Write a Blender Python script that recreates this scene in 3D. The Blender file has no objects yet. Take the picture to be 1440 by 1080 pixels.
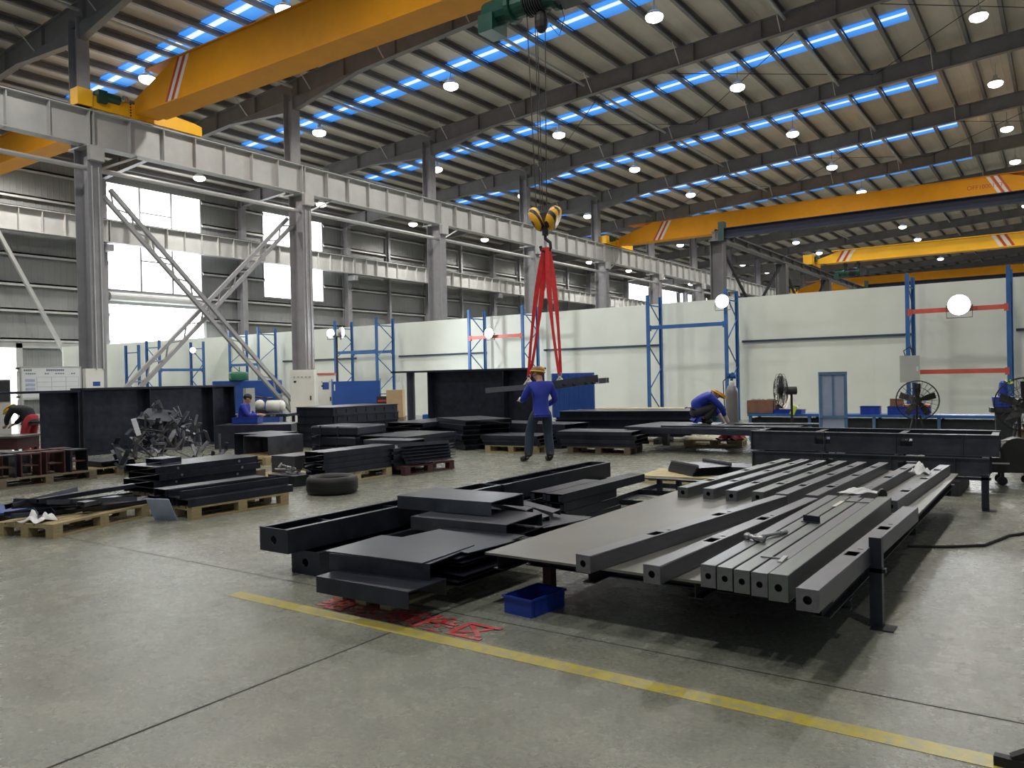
import bpy, bmesh, math, random
from mathutils import Vector, Matrix
S = bpy.context.scene
C = S.collection
PI = math.pi
random.seed(11)
R = math.radians
ORD = ['first', 'second', 'third', 'fourth', 'fifth', 'sixth', 'seventh', 'eighth', 'ninth', 'tenth', 'eleventh',
       'twelfth', 'thirteenth', 'fourteenth', 'fifteenth', 'sixteenth', 'seventeenth', 'eighteenth', 'nineteenth', 'twentieth']

# ------------------------------------------------------------------ camera
EYE = 1.55
YAW, PITCH, ROLL, FPX = R(34.8), R(.51), R(1.2), 1122.0
fw0 = Vector((-math.sin(YAW), math.cos(YAW), 0)); rt0 = Vector((math.cos(YAW), math.sin(YAW), 0)); up0 = Vector((0, 0, 1))
FW = fw0 * math.cos(PITCH) - up0 * math.sin(PITCH)
u1 = up0 * math.cos(PITCH) + fw0 * math.sin(PITCH)
RT = rt0 * math.cos(ROLL) - u1 * math.sin(ROLL)
UP = u1 * math.cos(ROLL) + rt0 * math.sin(ROLL)
cam = bpy.data.cameras.new('camera')
cam.sensor_width = 36.0
cam.lens = FPX / 1440.0 * 36.0
cam.clip_end = 400
cam_o = bpy.data.objects.new('camera', cam)
C.objects.link(cam_o)
m3 = Matrix((RT, UP, -FW)).transposed()
cam_o.matrix_world = Matrix.Translation((0, 0, EYE)) @ m3.to_4x4()
S.camera = cam_o


# ------------------------------------------------------------------ materials
def nmat(name):
    m = bpy.data.materials.new(name)
    m.use_nodes = True
    nt = m.node_tree
    return m, nt, nt.nodes['Principled BSDF']


def mat(name, col, rough=.5, metal=0.0, var=.15, scale=6.0, bump=0.0, spec=.5, stretch=None):
    """procedural paint / metal: two-scale noise varies colour and gloss"""
    m, nt, p = nmat(name)
    N, L = nt.nodes, nt.links
    tc = N.new('ShaderNodeTexCoord')
    src = tc.outputs['Object']
    if stretch:
        mp = N.new('ShaderNodeMapping'); mp.inputs['Scale'].default_value = stretch
        L.new(src, mp.inputs['Vector']); src = mp.outputs['Vector']
    n = N.new('ShaderNodeTexNoise')
    n.inputs['Scale'].default_value = scale; n.inputs['Detail'].default_value = 5; n.inputs['Roughness'].default_value = .62
    L.new(src, n.inputs['Vector'])
    r = N.new('ShaderNodeValToRGB')
    a, b = 1 - var, 1 + var
    r.color_ramp.elements[0].position = .3; r.color_ramp.elements[1].position = .7
    r.color_ramp.elements[0].color = (col[0] * a, col[1] * a, col[2] * a, 1)
    r.color_ramp.elements[1].color = (min(1, col[0] * b), min(1, col[1] * b), min(1, col[2] * b), 1)
    L.new(n.outputs['Fac'], r.inputs['Fac'])
    L.new(r.outputs['Color'], p.inputs['Base Color'])
    mr = N.new('ShaderNodeMapRange')
    mr.inputs['To Min'].default_value = max(.03, rough - .12 * min(1, var * 4)); mr.inputs['To Max'].default_value = min(1, rough + .12 * min(1, var * 4))
    L.new(n.outputs['Fac'], mr.inputs['Value']); L.new(mr.outputs['Result'], p.inputs['Roughness'])
    p.inputs['Metallic'].default_value = metal
    p.inputs['Specular IOR Level'].default_value = spec
    if bump:
        bm = N.new('ShaderNodeBump'); bm.inputs['Strength'].default_value = bump; bm.inputs['Distance'].default_value = .01
        L.new(n.outputs['Fac'], bm.inputs['Height']); L.new(bm.outputs['Normal'], p.inputs['Normal'])
    return m


def emat(name, col, strength):
    m, nt, p = nmat(name)
    p.inputs['Base Color'].default_value = (*[min(1, c) for c in col], 1)
    p.inputs['Emission Color'].default_value = (*col, 1)
    p.inputs['Emission Strength'].default_value = strength
    return m


def ribbed(name, col, axis, pitch, rough=.5, depth=.35, var=.08):
    """profiled metal sheet: ribs along one object axis as bump, plus faint dirt"""
    m, nt, p = nmat(name)
    N, L = nt.nodes, nt.links
    tc = N.new('ShaderNodeTexCoord')
    sep = N.new('ShaderNodeSeparateXYZ'); L.new(tc.outputs['Object'], sep.inputs[0])
    mu = N.new('ShaderNodeMath'); mu.operation = 'MULTIPLY'; mu.inputs[1].default_value = 2 * PI / pitch
    L.new(sep.outputs[axis], mu.inputs[0])
    sn = N.new('ShaderNodeMath'); sn.operation = 'SINE'; L.new(mu.outputs[0], sn.inputs[0])
    cl = N.new('ShaderNodeMapRange'); cl.inputs['From Min'].default_value = .75; cl.inputs['From Max'].default_value = 1.0
    L.new(sn.outputs[0], cl.inputs['Value'])
    bp = N.new('ShaderNodeBump'); bp.inputs['Strength'].default_value = depth; bp.inputs['Distance'].default_value = .03
    L.new(cl.outputs[0], bp.inputs['Height']); L.new(bp.outputs['Normal'], p.inputs['Normal'])
    n = N.new('ShaderNodeTexNoise'); n.inputs['Scale'].default_value = .8; n.inputs['Detail'].default_value = 6
    L.new(tc.outputs['Object'], n.inputs['Vector'])
    r = N.new('ShaderNodeValToRGB')
    r.color_ramp.elements[0].position = .3; r.color_ramp.elements[1].position = .7
    r.color_ramp.elements[0].color = (*[c * (1 - var) for c in col], 1); r.color_ramp.elements[1].color = (*[min(1, c * (1 + var)) for c in col], 1)
    L.new(n.outputs['Fac'], r.inputs['Fac']); L.new(r.outputs['Color'], p.inputs['Base Color'])
    p.inputs['Roughness'].default_value = rough
    return m


def floor_mat():
    """power-floated concrete: blotchy green-grey, scuffs, uneven gloss"""
    m, nt, p = nmat('concrete_floor')
    N, L = nt.nodes, nt.links
    tc = N.new('ShaderNodeTexCoord')

    def noise(scale, detail=6, rough=.6, dist=0.0):
        n = N.new('ShaderNodeTexNoise'); n.inputs['Scale'].default_value = scale; n.inputs['Detail'].default_value = detail
        n.inputs['Roughness'].default_value = rough; n.inputs['Distortion'].default_value = dist
        L.new(tc.outputs['Object'], n.inputs['Vector']); return n.outputs['Fac']

    def ramp(src, p0, c0, p1, c1):
        r = N.new('ShaderNodeValToRGB'); r.color_ramp.elements[0].position = p0; r.color_ramp.elements[1].position = p1
        r.color_ramp.elements[0].color = (*c0, 1); r.color_ramp.elements[1].color = (*c1, 1)
        L.new(src, r.inputs['Fac']); return r.outputs['Color']

    def mix(a, b, f, mode='MIX'):
        x = N.new('ShaderNodeMix'); x.data_type = 'RGBA'; x.blend_type = mode
        if isinstance(f, float): x.inputs['Factor'].default_value = f
        else: L.new(f, x.inputs['Factor'])
        L.new(a, x.inputs['A']); L.new(b, x.inputs['B']); return x.outputs['Result']
    base = ramp(noise(.35, 4), .35, (.228, .245, .212), .68, (.31, .31, .262))
    mid = ramp(noise(2.2, 8, .6, .2), .25, (.76, .78, .77), .78, (1.12, 1.11, 1.07))
    c = mix(base, mid, 1.0, 'MULTIPLY')
    fine = ramp(noise(42, 6, .75), .36, (.62, .62, .62), .64, (1.14, 1.14, 1.14))
    c = mix(c, fine, 1.0, 'MULTIPLY')
    stain = ramp(noise(.7, 8, .65, .3), .48, (1, 1, 1), .85, (.55, .53, .5))
    c = mix(c, stain, .9, 'MULTIPLY')
    scuff = ramp(noise(30, 8, .8, .1), .62, (1, 1, 1), .8, (.35, .34, .33))
    c = mix(c, scuff, .7, 'MULTIPLY')
    L.new(c, p.inputs['Base Color'])
    mr = N.new('ShaderNodeMapRange'); mr.inputs['From Min'].default_value = .3; mr.inputs['From Max'].default_value = .7
    mr.inputs['To Min'].default_value = .19; mr.inputs['To Max'].default_value = .34
    L.new(noise(5, 6, .7), mr.inputs['Value']); L.new(mr.outputs[0], p.inputs['Roughness'])
    bp = N.new('ShaderNodeBump'); bp.inputs['Strength'].default_value = .22; bp.inputs['Distance'].default_value = .01
    L.new(noise(85, 5, .75), bp.inputs['Height']); L.new(bp.outputs['Normal'], p.inputs['Normal'])
    p.inputs['Specular IOR Level'].default_value = .75
    return m


def worn_paint(name, col, under, lo, hi, scale=9.0):
    """floor paint rubbed through to the concrete in patches"""
    m, nt, p = nmat(name)
    N, L = nt.nodes, nt.links
    tc = N.new('ShaderNodeTexCoord')
    n = N.new('ShaderNodeTexNoise'); n.inputs['Scale'].default_value = scale; n.inputs['Detail'].default_value = 8; n.inputs['Roughness'].default_value = .75
    L.new(tc.outputs['Object'], n.inputs['Vector'])
    r = N.new('ShaderNodeValToRGB'); r.color_ramp.elements[0].position = lo; r.color_ramp.elements[1].position = hi
    r.color_ramp.elements[0].color = (*under, 1); r.color_ramp.elements[1].color = (*col, 1)
    L.new(n.outputs['Fac'], r.inputs['Fac']); L.new(r.outputs['Color'], p.inputs['Base Color'])
    p.inputs['Roughness'].default_value = .4
    return m


def skylight_mat():
    """translucent corrugated roof light: daylight blue with a clear band down the middle"""
    m, nt, p = nmat('roof_light_sheet')
    N, L = nt.nodes, nt.links
    tc = N.new('ShaderNodeTexCoord')
    sep = N.new('ShaderNodeSeparateXYZ'); L.new(tc.outputs['Generated'], sep.inputs[0])
    r = N.new('ShaderNodeValToRGB'); cr = r.color_ramp
    cr.elements[0].position = 0; cr.elements[0].color = (.03, .25, .85, 1)
    for pos, c in ((.22, (.03, .25, .85, 1)), (.26, (.85, .93, 1, 1)), (.44, (.85, .93, 1, 1)), (.48, (.05, .3, .85, 1))):
        e = cr.elements.new(pos); e.color = c
    cr.elements[-1].position = 1; cr.elements[-1].color = (.02, .17, .62, 1)
    L.new(sep.outputs['Y'], r.inputs['Fac'])
    L.new(r.outputs['Color'], p.inputs['Emission Color'])
    p.inputs['Base Color'].default_value = (.1, .3, .6, 1)
    p.inputs['Emission Strength'].default_value = 1.0
    return m


M = {}
M['floor'] = floor_mat()
M['roof'] = ribbed('roof_liner', (.56, .52, .46), 'X', .35, .55, .25)
M['wallclad'] = ribbed('wall_cladding', (.25, .26, .26), 'Y', .25, .5, .4)
M['panel'] = ribbed('partition_panel', (.7, .75, .69), 'X', 1.0, .55, .12, .05)
M['column'] = mat('grey_column_paint', (.27, .27, .29), .45, 0, .12, 3)
M['rafter'] = mat('grey_rafter_paint', (.165, .165, .17), .5, 0, .15, 2)
M['purlin'] = mat('grey_purlin_paint', (.17, .165, .165), .55, 0, .15, 2)
M['girder'] = mat('light_grey_girder_paint', (.47, .475, .47), .5, 0, .08, 2)
M['girt'] = mat('pale_grey_girt', (.5, .51, .5), .45, .2, .08, 3)
M['brace'] = mat('grey_brace_paint', (.3, .3, .31), .45, .1, .1, 3)
M['pipe'] = mat('pale_grey_conductor_bar', (.5, .5, .5), .35, .3, .06, 3)
M['rail'] = mat('dark_crane_rail', (.03, .03, .035), .5, .5, .2, 4)
M['crane'] = mat('crane_yellow_paint', (.72, .3, .008), .6, 0, .07, 1.5, 0, .25)
M['crane_bright'] = mat('crane_bright_yellow_paint', (.9, .48, .015), .42, 0, .06, 1.5)
M['stripe_white'] = mat('white_stripe_paint', (.75, .68, .62), .5, 0, .05)
M['stripe_red'] = mat('red_stripe_paint', (.42, .05, .03), .5, 0, .1)
M['hoist'] = mat('hoist_green_paint', (.012, .07, .05), .4, .2, .15)
M['black'] = mat('black_rubber', (.012, .012, .013), .6, 0, .25, 8)
M['darkmetal'] = mat('dark_machine_paint', (.03, .033, .037), .5, .3, .3, 8)
M['chrome'] = mat('bright_metal', (.55, .56, .57), .28, .9, .1, 10)
M['steel'] = mat('mill_scale_steel', (.034, .038, .056), .33, .5, .3, 5, .05)
M['steel_mid'] = mat('grey_mill_steel', (.075, .08, .1), .36, .55, .22, 5, .05)
M['steel_plate'] = mat('rolled_steel_plate', (.085, .1, .125), .32, .6, .25, 3.5, .03)
M['steel_light'] = mat('ground_steel', (.2, .205, .23), .36, .78, .16, 7, .06, .5, (4, .6, 4))
M['steel_green'] = mat('greenish_ground_steel', (.185, .205, .2), .37, .78, .16, 7, .06, .5, (4, .6, 4))
M['tabletop'] = mat('worn_table_plate', (.19, .19, .175), .4, .45, .2, 3, .06, .5, (1, .5, 1))
M['rust'] = mat('rusty_red_steel', (.085, .035, .035), .6, .3, .3, 6)
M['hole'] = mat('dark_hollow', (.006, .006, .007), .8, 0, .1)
M['wood'] = mat('pallet_wood', (.36, .29, .16), .75, 0, .22, 5, .1, .3, (2, 14, 14))
M['wood_old'] = mat('weathered_pallet_wood', (.17, .14, .1), .8, 0, .3, 5, .1, .3, (2, 14, 14))
M['wood_pale'] = mat('pale_new_pallet_wood', (.52, .45, .27), .75, 0, .15, 5, .1, .3, (2, 14, 14))
M['blue_rack'] = mat('rack_blue_paint', (.03, .12, .34), .42, 0, .12, 3)
M['red_beam'] = mat('rack_red_paint', (.55, .1, .07), .45, 0, .1, 3)
M['bluepanel'] = mat('blue_sheet_paint', (.02, .075, .31), .4, 0, .1, 2)
M['bluebin'] = mat('blue_plastic', (.012, .045, .33), .4, 0, .12, 4)
M['cabwhite'] = mat('cabinet_white_paint', (.72, .72, .67), .4, 0, .04, 3)
M['whiteboard'] = mat('whiteboard_enamel', (.68, .72, .73), .3, 0, .03, 3)
M['ink'] = mat('faded_ink', (.16, .19, .24), .6, 0, .2, 20)
M['inkblue'] = mat('pale_blue_ink', (.36, .43, .6), .6, 0, .2, 20)
M['grey_box'] = mat('grey_enamel_box', (.42, .44, .42), .4, 0, .05, 3)
M['skin'] = mat('skin', (.5, .29, .2), .55, 0, .06, 9)
M['workblue'] = mat('royal_blue_workwear', (.012, .03, .32), .75, 0, .2, 7, .15)
M['denim'] = mat('dark_denim', (.016, .03, .055), .85, 0, .3, 7, .2)
M['darkcloth'] = mat('dark_cloth', (.015, .017, .022), .85, 0, .3, 7, .2)
M['redcloth'] = mat('red_cloth', (.42, .035, .05), .8, 0, .25, 7, .2)
M['hair'] = mat('black_hair', (.012, .01, .01), .6, 0, .3, 20)
M['leather'] = mat('brown_leather_cap', (.16, .075, .03), .6, 0, .2, 10)
M['strap'] = mat('yellow_strap', (.75, .42, .03), .5, 0, .1)
M['orange'] = mat('orange_leather_sleeve', (.5, .16, .04), .7, 0, .15, 8)
M['glove'] = mat('pale_work_glove', (.55, .5, .42), .85, 0, .15, 12, .2)
M['sling'] = mat('red_lifting_sling', (.6, .03, .035), .7, 0, .2, 9, .15)
M['sling_dark'] = mat('dark_worn_sling', (.13, .025, .03), .75, 0, .3, 9, .15)
M['rag'] = mat('white_rag', (.78, .79, .8), .9, 0, .08, 9, .2)
M['cardboard'] = mat('brown_cardboard', (.42, .3, .17), .8, 0, .12, 4)
M['brownbox'] = mat('dark_brown_box', (.2, .1, .06), .75, 0, .25, 4)
M['lime'] = mat('lime_plastic', (.6, .75, .08), .5, 0, .08)
M['greentank'] = mat('green_tank_paint', (.02, .14, .08), .45, 0, .15, 4)
M['cylgrey'] = mat('gas_cylinder_grey', (.17, .17, .165), .45, .1, .1, 4)
M['paleblue'] = mat('pale_blue_painted_steel', (.1, .2, .36), .45, 0, .2, 4)
M['film'] = mat('pale_blue_panel_film', (.36, .42, .58), .4, 0, .15, 2)
M['offwhite'] = mat('off_white_plastic', (.7, .68, .6), .6, 0, .15, 6)
M['navy'] = mat('navy_beam_paint', (.012, .02, .05), .45, 0, .2, 3)
M['darkgreen'] = mat('dark_green_beam_paint', (.025, .06, .055), .5, 0, .2, 3)
M['window'] = emat('bright_daylight_pane', (.95, .98, 1), 4.0)
M['skylight'] = skylight_mat()
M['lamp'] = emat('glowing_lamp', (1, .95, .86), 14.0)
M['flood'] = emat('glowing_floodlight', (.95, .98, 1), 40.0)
M['lampshade'] = mat('spun_aluminium_shade', (.7, .7, .68), .35, .6, .05)
M['yellow_line'] = worn_paint('worn_yellow_line', (.44, .37, .05), (.27, .27, .2), .36, .56, 14)
M['red_text'] = worn_paint('worn_red_paint', (.5, .045, .05), (.27, .26, .24), .38, .5, 14)
M['joint'] = mat('dark_floor_joint', (.03, .03, .03), .8, 0, .3)
M['hazard'] = None


def hazard_mat():
    m, nt, p = nmat('black_yellow_stripes')
    N, L = nt.nodes, nt.links
    tc = N.new('ShaderNodeTexCoord')
    w = N.new('ShaderNodeTexWave'); w.bands_direction = 'DIAGONAL'; w.inputs['Scale'].default_value = 2.3
    w.inputs['Distortion'].default_value = 0
    L.new(tc.outputs['Object'], w.inputs['Vector'])
    r = N.new('ShaderNodeValToRGB'); r.color_ramp.interpolation = 'CONSTANT'
    r.color_ramp.elements[0].color = (.015, .013, .01, 1); r.color_ramp.elements[1].position = .42; r.color_ramp.elements[1].color = (.8, .42, .02, 1)
    L.new(w.outputs['Fac'], r.inputs['Fac']); L.new(r.outputs['Color'], p.inputs['Base Color'])
    p.inputs['Roughness'].default_value = .45
    return m


M['hazard'] = hazard_mat()


# ------------------------------------------------------------------ mesh builder
class MB:
    def __init__(s):
        s.v, s.f = [], []

    def add(s, vs, fs, T=None):
        o = len(s.v)
        for v in vs:
            v = Vector(v)
            s.v.append(T @ v if T else v)
        for f in fs:
            s.f.append([i + o for i in f])
        return s

    def box(s, x0, x1, y0, y1, z0, z1, T=None):
        return s.add([(x0, y0, z0), (x1, y0, z0), (x1, y1, z0), (x0, y1, z0), (x0, y0, z1), (x1, y0, z1), (x1, y1, z1), (x0, y1, z1)],
                     [(0, 3, 2, 1), (4, 5, 6, 7), (0, 1, 5, 4), (1, 2, 6, 5), (2, 3, 7, 6), (3, 0, 4, 7)], T)

    def cyl(s, p0, p1, r0, r1=None, n=12, cap=True):
        p0, p1 = Vector(p0), Vector(p1)
        r1 = r0 if r1 is None else r1
        d = (p1 - p0).normalized()
        a = d.orthogonal().normalized(); b = d.cross(a)
        vs = [p0 + (a * math.cos(2 * PI * i / n) + b * math.sin(2 * PI * i / n)) * r0 for i in range(n)]
        vs += [p1 + (a * math.cos(2 * PI * i / n) + b * math.sin(2 * PI * i / n)) * r1 for i in range(n)]
        fs = [(i, (i + 1) % n, n + (i + 1) % n, n + i) for i in range(n)]
        if cap:
            fs += [tuple(range(n))[::-1], tuple(range(n, 2 * n))]
        return s.add(vs, fs)

    def tube(s, pts, r, n=6, closed=False):
        pts = [Vector(p) for p in pts]
        k = len(pts)
        rings = []
        ref = None
        for i, p in enumerate(pts):
            a = pts[(i - 1) % k] if (closed or i > 0) else p
            b = pts[(i + 1) % k] if (closed or i < k - 1) else p
            d = (b - a).normalized()
            if ref is None:
                ref = d.orthogonal().normalized()
            u = (ref - d * ref.dot(d))
            u = u.normalized() if u.length > 1e-5 else d.orthogonal().normalized()
            ref = u
            w = d.cross(u)
            rings.append([p + (u * math.cos(2 * PI * j / n) + w * math.sin(2 * PI * j / n)) * r for j in range(n)])
        vs = [v for q in rings for v in q]
        fs = []
        for i in range(k if closed else k - 1):
            i2 = (i + 1) % k
            for j in range(n):
                fs.append((i * n + j, i * n + (j + 1) % n, i2 * n + (j + 1) % n, i2 * n + j))
        if not closed:
            fs += [tuple(range(n))[::-1], tuple((k - 1) * n + j for j in range(n))]
        return s.add(vs, fs)

    def prism(s, prof, p0, p1, up=(0, 0, 1)):
        """closed 2D outline (side, up) swept straight from p0 to p1"""
        p0, p1 = Vector(p0), Vector(p1)
        d = (p1 - p0).normalized(); up = Vector(up)
        sd = d.cross(up).normalized(); u = sd.cross(d).normalized()
        n = len(prof)
        vs = [p0 + sd * a + u * b for a, b in prof] + [p1 + sd * a + u * b for a, b in prof]
        fs = [(i, (i + 1) % n, n + (i + 1) % n, n + i) for i in range(n)]
        fs += [tuple(range(n))[::-1], tuple(range(n, 2 * n))]
        return s.add(vs, fs)

    def lathe(s, prof, n=16, T=None):
        vs, fs = [], []
        for r, z in prof:
            vs += [(r * math.cos(2 * PI * i / n), r * math.sin(2 * PI * i / n), z) for i in range(n)]
        for k in range(len(prof) - 1):
            for i in range(n):
                fs.append((k * n + i, k * n + (i + 1) % n, (k + 1) * n + (i + 1) % n, (k + 1) * n + i))
        fs += [tuple(range(n))[::-1], tuple((len(prof) - 1) * n + i for i in range(n))]
        return s.add(vs, fs, T)

    def blob(s, c, rad, n=10, m=6, T=None):
        vs, fs = [], []
        for j in range(m + 1):
            t = PI * j / m
            for i in range(n):
                a = 2 * PI * i / n
                vs.append((c[0] + rad[0] * math.sin(t) * math.cos(a), c[1] + rad[1] * math.sin(t) * math.sin(a), c[2] + rad[2] * math.cos(t)))
        for j in range(m):
            for i in range(n):
                fs.append((j * n + i, j * n + (i + 1) % n, (j + 1) * n + (i + 1) % n, (j + 1) * n + i))
        return s.add(vs, fs, T)

    def build(s, name, m, parent=None, smooth=False, bevel=0.0):
        me = bpy.data.meshes.new(name)
        bm = bmesh.new()
        vs = [bm.verts.new(v) for v in s.v]
        for f in s.f:
            try:
                bm.faces.new([vs[i] for i in f])
            except ValueError:
                pass
        bmesh.ops.remove_doubles(bm, verts=bm.verts, dist=1e-5)
        bmesh.ops.recalc_face_normals(bm, faces=bm.faces)
        bm.to_mesh(me); bm.free()
        me.materials.append(m if not isinstance(m, str) else M[m])
        if smooth:
            for p in me.polygons:
                p.use_smooth = True
        o = bpy.data.objects.new(name, me)
        C.objects.link(o)
        if parent:
            o.parent = parent
        if bevel:
            b = o.modifiers.new('bevel', 'BEVEL'); b.width = bevel; b.segments = 1; b.limit_method = 'ANGLE'
        return o


def tag(o, label=None, cat=None, group=None, kind=None):
    if cat and not kind: kind = 'thing'
    if label: o['label'] = label
    if cat: o['category'] = cat
    if group: o['group'] = group
    if kind: o['kind'] = kind
    return o


def thing(name, label, cat, loc=(0, 0, 0), rz=0.0, group=None):
    o = bpy.data.objects.new(name, None)
    o.empty_display_size = .1
    C.objects.link(o)
    o.location = loc; o.rotation_euler = (0, 0, rz)
    return tag(o, label, cat, group)


def dup(root, loc=None, rot=None, label=None, group=None):
    def cp(o, parent):
        c = o.copy(); C.objects.link(c)
        if parent: c.parent = parent
        for ch in list(o.children):
            cp(ch, c)
        return c
    r = cp(root, None)
    if loc is not None: r.location = loc
    if rot is not None: r.rotation_euler = rot if isinstance(rot, (tuple, list)) else (0, 0, rot)
    if label: r['label'] = label
    if group: r['group'] = group
    return r


def place(o, loc, rz=0.0, rx=0.0, ry=0.0):
    o.location = loc; o.rotation_euler = (rx, ry, rz)
    return o


def struct(o, label=None):
    o['kind'] = 'structure'
    if label: o['label'] = label
    return o


def Hprof(w, d, tf, tw):
    """I outline: flange width w (side), depth d (up), centred"""
    a, b, t, q = w / 2, d / 2, tf, tw / 2
    return [(-a, -b), (a, -b), (a, -b + t), (q, -b + t), (q, b - t), (a, b - t), (a, b), (-a, b), (-a, b - t), (-q, b - t), (-q, -b + t), (-a, -b + t)]


def Uprof(w, h, t, down=True):
    """channel outline, web on top when down=True; sits on up = 0..h"""
    a = w / 2
    if down:
        return [(-a, 0), (-a + t, 0), (-a + t, h - t), (a - t, h - t), (a - t, 0), (a, 0), (a, h), (-a, h)]
    return [(-a, h), (-a, 0), (a, 0), (a, h), (a - t, h), (a - t, t), (-a + t, t), (-a + t, h)]


def Lprof(w, h, t):
    return [(0, 0), (w, 0), (w, t), (t, t), (t, h), (0, h)]
# ------------------------------------------------------------------ building shell
YC = [11.65 + 7.5 * k for k in range(13)]            # frame lines
XR, XL, XE = -22.25, -36.2, 9.0                     # left crane row, left wall, right limit of the modelled roof
YF, YB = 104.0, -7.0


def zraf(x): return 13.03 + .062 * x                # rafter soffit


fl = MB().box(XL, XE + 3, YB, YF, -.2, 0).build('floor', 'floor'); struct(fl)
MB().box(-5.05, -.05, 3.56, 3.68, 0, .002).build('painted_line', 'yellow_line', fl)['label'] = 'worn yellow line painted across the floor'
j = MB()
j.box(-3.425, -3.413, .2, 30, 0, .0015)
j.box(-9, -3.41, 4.075, 4.083, 0, .0015); j.box(-3.41, .8, 4.075, 4.083, 0, .0015)
j.build('floor_joint', 'joint', fl)['label'] = 'thin dark saw cut in the floor'


def text_mesh(body, size, name, m, parent=None, depth=.0015, sx=1.0, bold=0.0):
    cu = bpy.data.curves.new(name, 'FONT')
    cu.body = body; cu.size = size; cu.extrude = depth; cu.align_x = 'LEFT'; cu.offset = bold
    t = bpy.data.objects.new(name, cu); C.objects.link(t)
    bpy.context.view_layer.update()
    me = bpy.data.meshes.new_from_object(t.evaluated_get(bpy.context.evaluated_depsgraph_get()))
    bpy.data.objects.remove(t)
    me.materials.clear(); me.materials.append(M[m])
    o = bpy.data.objects.new(name, me); C.objects.link(o)
    if parent: o.parent = parent
    o.scale = (sx, 1, 1)
    return o


tx = text_mesh('组装焊接区', .29, 'painted_text', 'red_text', fl, .0015, 1.0, .007)
tx.location = (-4.3, 3.735, .003); tx['label'] = 'red Chinese lettering painted on the floor'

# roof sheeting on the purlins
sl = .062
rf = MB()
x0, x1 = XL - .3, XE
za, zb = 13.93 + sl * x0, 13.93 + sl * x1
rf.add([(x0, YB, za), (x1, YB, zb), (x1, YF, zb), (x0, YF, za), (x0, YB, za + .12), (x1, YB, zb + .12), (x1, YF, zb + .12), (x0, YF, za + .12)],
       [(0, 3, 2, 1), (4, 5, 6, 7), (0, 1, 5, 4), (1, 2, 6, 5), (2, 3, 7, 6), (3, 0, 4, 7)])
ceiling = struct(rf.build('ceiling', 'roof'))
for k in range(-1, 12):
    y = 15.25 + 7.5 * k
    a, b = -31.2, -4.3
    w = MB()
    za, zb = 13.93 + sl * a - .02, 13.93 + sl * b - .02
    w.add([(a, y - .5, za), (b, y - .5, zb), (b, y + .5, zb), (a, y + .5, za), (a, y - .5, za - .03), (b, y - .5, zb - .03), (b, y + .5, zb - .03), (a, y + .5, za - .03)],
          [(0, 3, 2, 1), (4, 5, 6, 7), (0, 1, 5, 4), (1, 2, 6, 5), (2, 3, 7, 6), (3, 0, 4, 7)])
    struct(w.build('window_%d' % (k + 20), 'skylight'))['label'] = 'translucent blue roof light strip with a white band'

npur = 0
x = -35.6
while x < XE:
    z = 13.68 + sl * x
    p = MB().prism([(-.06, 0), (.06, 0), (.06, .05), (-.03, .05), (-.03, .2), (.06, .2), (.06, .245), (-.06, .245)], (x, YB, z), (x, YF, z)).build('roof_purlin', 'purlin')
    tag(p, 'grey steel roof purlin running the whole length of the hall above the rafters', 'purlin', 'roof purlins')
    x += 1.17

# rafters
for i, y in enumerate(YC):
    t = thing('roof_rafter', 'grey steel roof rafter of the %s frame from the camera, spanning across the hall' % ORD[i], 'rafter', (0, y, 0), 0, 'roof rafters')
    b = MB()
    a0, a1 = -36.0, XE
    for (u0, u1, w, dz0, dz1) in ((a0, a1, .11, 0, .025), (a0, a1, .11, .625, .65), (a0, a1, .008, .02, .63)):
        b.add([(u0, -w, zraf(u0) + dz0), (u1, -w, zraf(u1) + dz0), (u1, w, zraf(u1) + dz0), (u0, w, zraf(u0) + dz0),
               (u0, -w, zraf(u0) + dz1), (u1, -w, zraf(u1) + dz1), (u1, w, zraf(u1) + dz1), (u0, w, zraf(u0) + dz1)],
              [(0, 3, 2, 1), (4, 5, 6, 7), (0, 1, 5, 4), (1, 2, 6, 5), (2, 3, 7, 6), (3, 0, 4, 7)])
    for xs in [-34 + 2.35 * q for q in range(18)]:      # web stiffeners
        b.box(xs - .006, xs + .006, -.1, .1, zraf(xs) + .02, zraf(xs) + .63)
    b.build('beam', 'rafter', t)
    h = MB()
    for sgn in (-1, 1):                                  # haunches either side of the column
        xa, xb = -22.7 + sgn * .2, -22.7 + sgn * 3.6
        h.add([(xa, -.1, zraf(xa) + .02), (xa, .1, zraf(xa) + .02), (xb, .1, zraf(xb) + .02), (xb, -.1, zraf(xb) + .02), (xa, -.1, zraf(xa) - .42), (xa, .1, zraf(xa) - .42)],
              [(0, 1, 2, 3), (0, 4, 5, 1), (4, 3, 2, 5), (0, 3, 4), (1, 5, 2)])
    h.build('haunch', 'rafter', t)
    if i < 7:
        for q in range(9):                               # fly braces down from every third purlin
            xs = -35.6 + 1.17 * (3 * q + 9)
            for sg in (-1, 1):
                MB().tube([(xs, .7 * sg, 13.72 + sl * xs), (xs, .08 * sg, zraf(xs) + .05)], .02, 4).build('fly_brace', 'girt', t)

# longitudinal tie tubes between frames
for n, xt in enumerate((-29.0, -22.6, -14.9, -7.4, -.4)):
    z = zraf(xt) + .45
    o = MB().tube([(xt, YB, z), (xt, YF, z)], .055, 8).build('tie_tube', 'girt')
    tag(o, ('pale grey tie tube under the roof of the left aisle', 'pale grey tie tube along the tops of the left crane columns',
            'pale grey tie tube under the roof, first one right of the column row', 'pale grey tie tube under the roof, second one right of the column row',
            'pale grey tie tube under the roof at its right edge')[n], 'tie tube')
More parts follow.
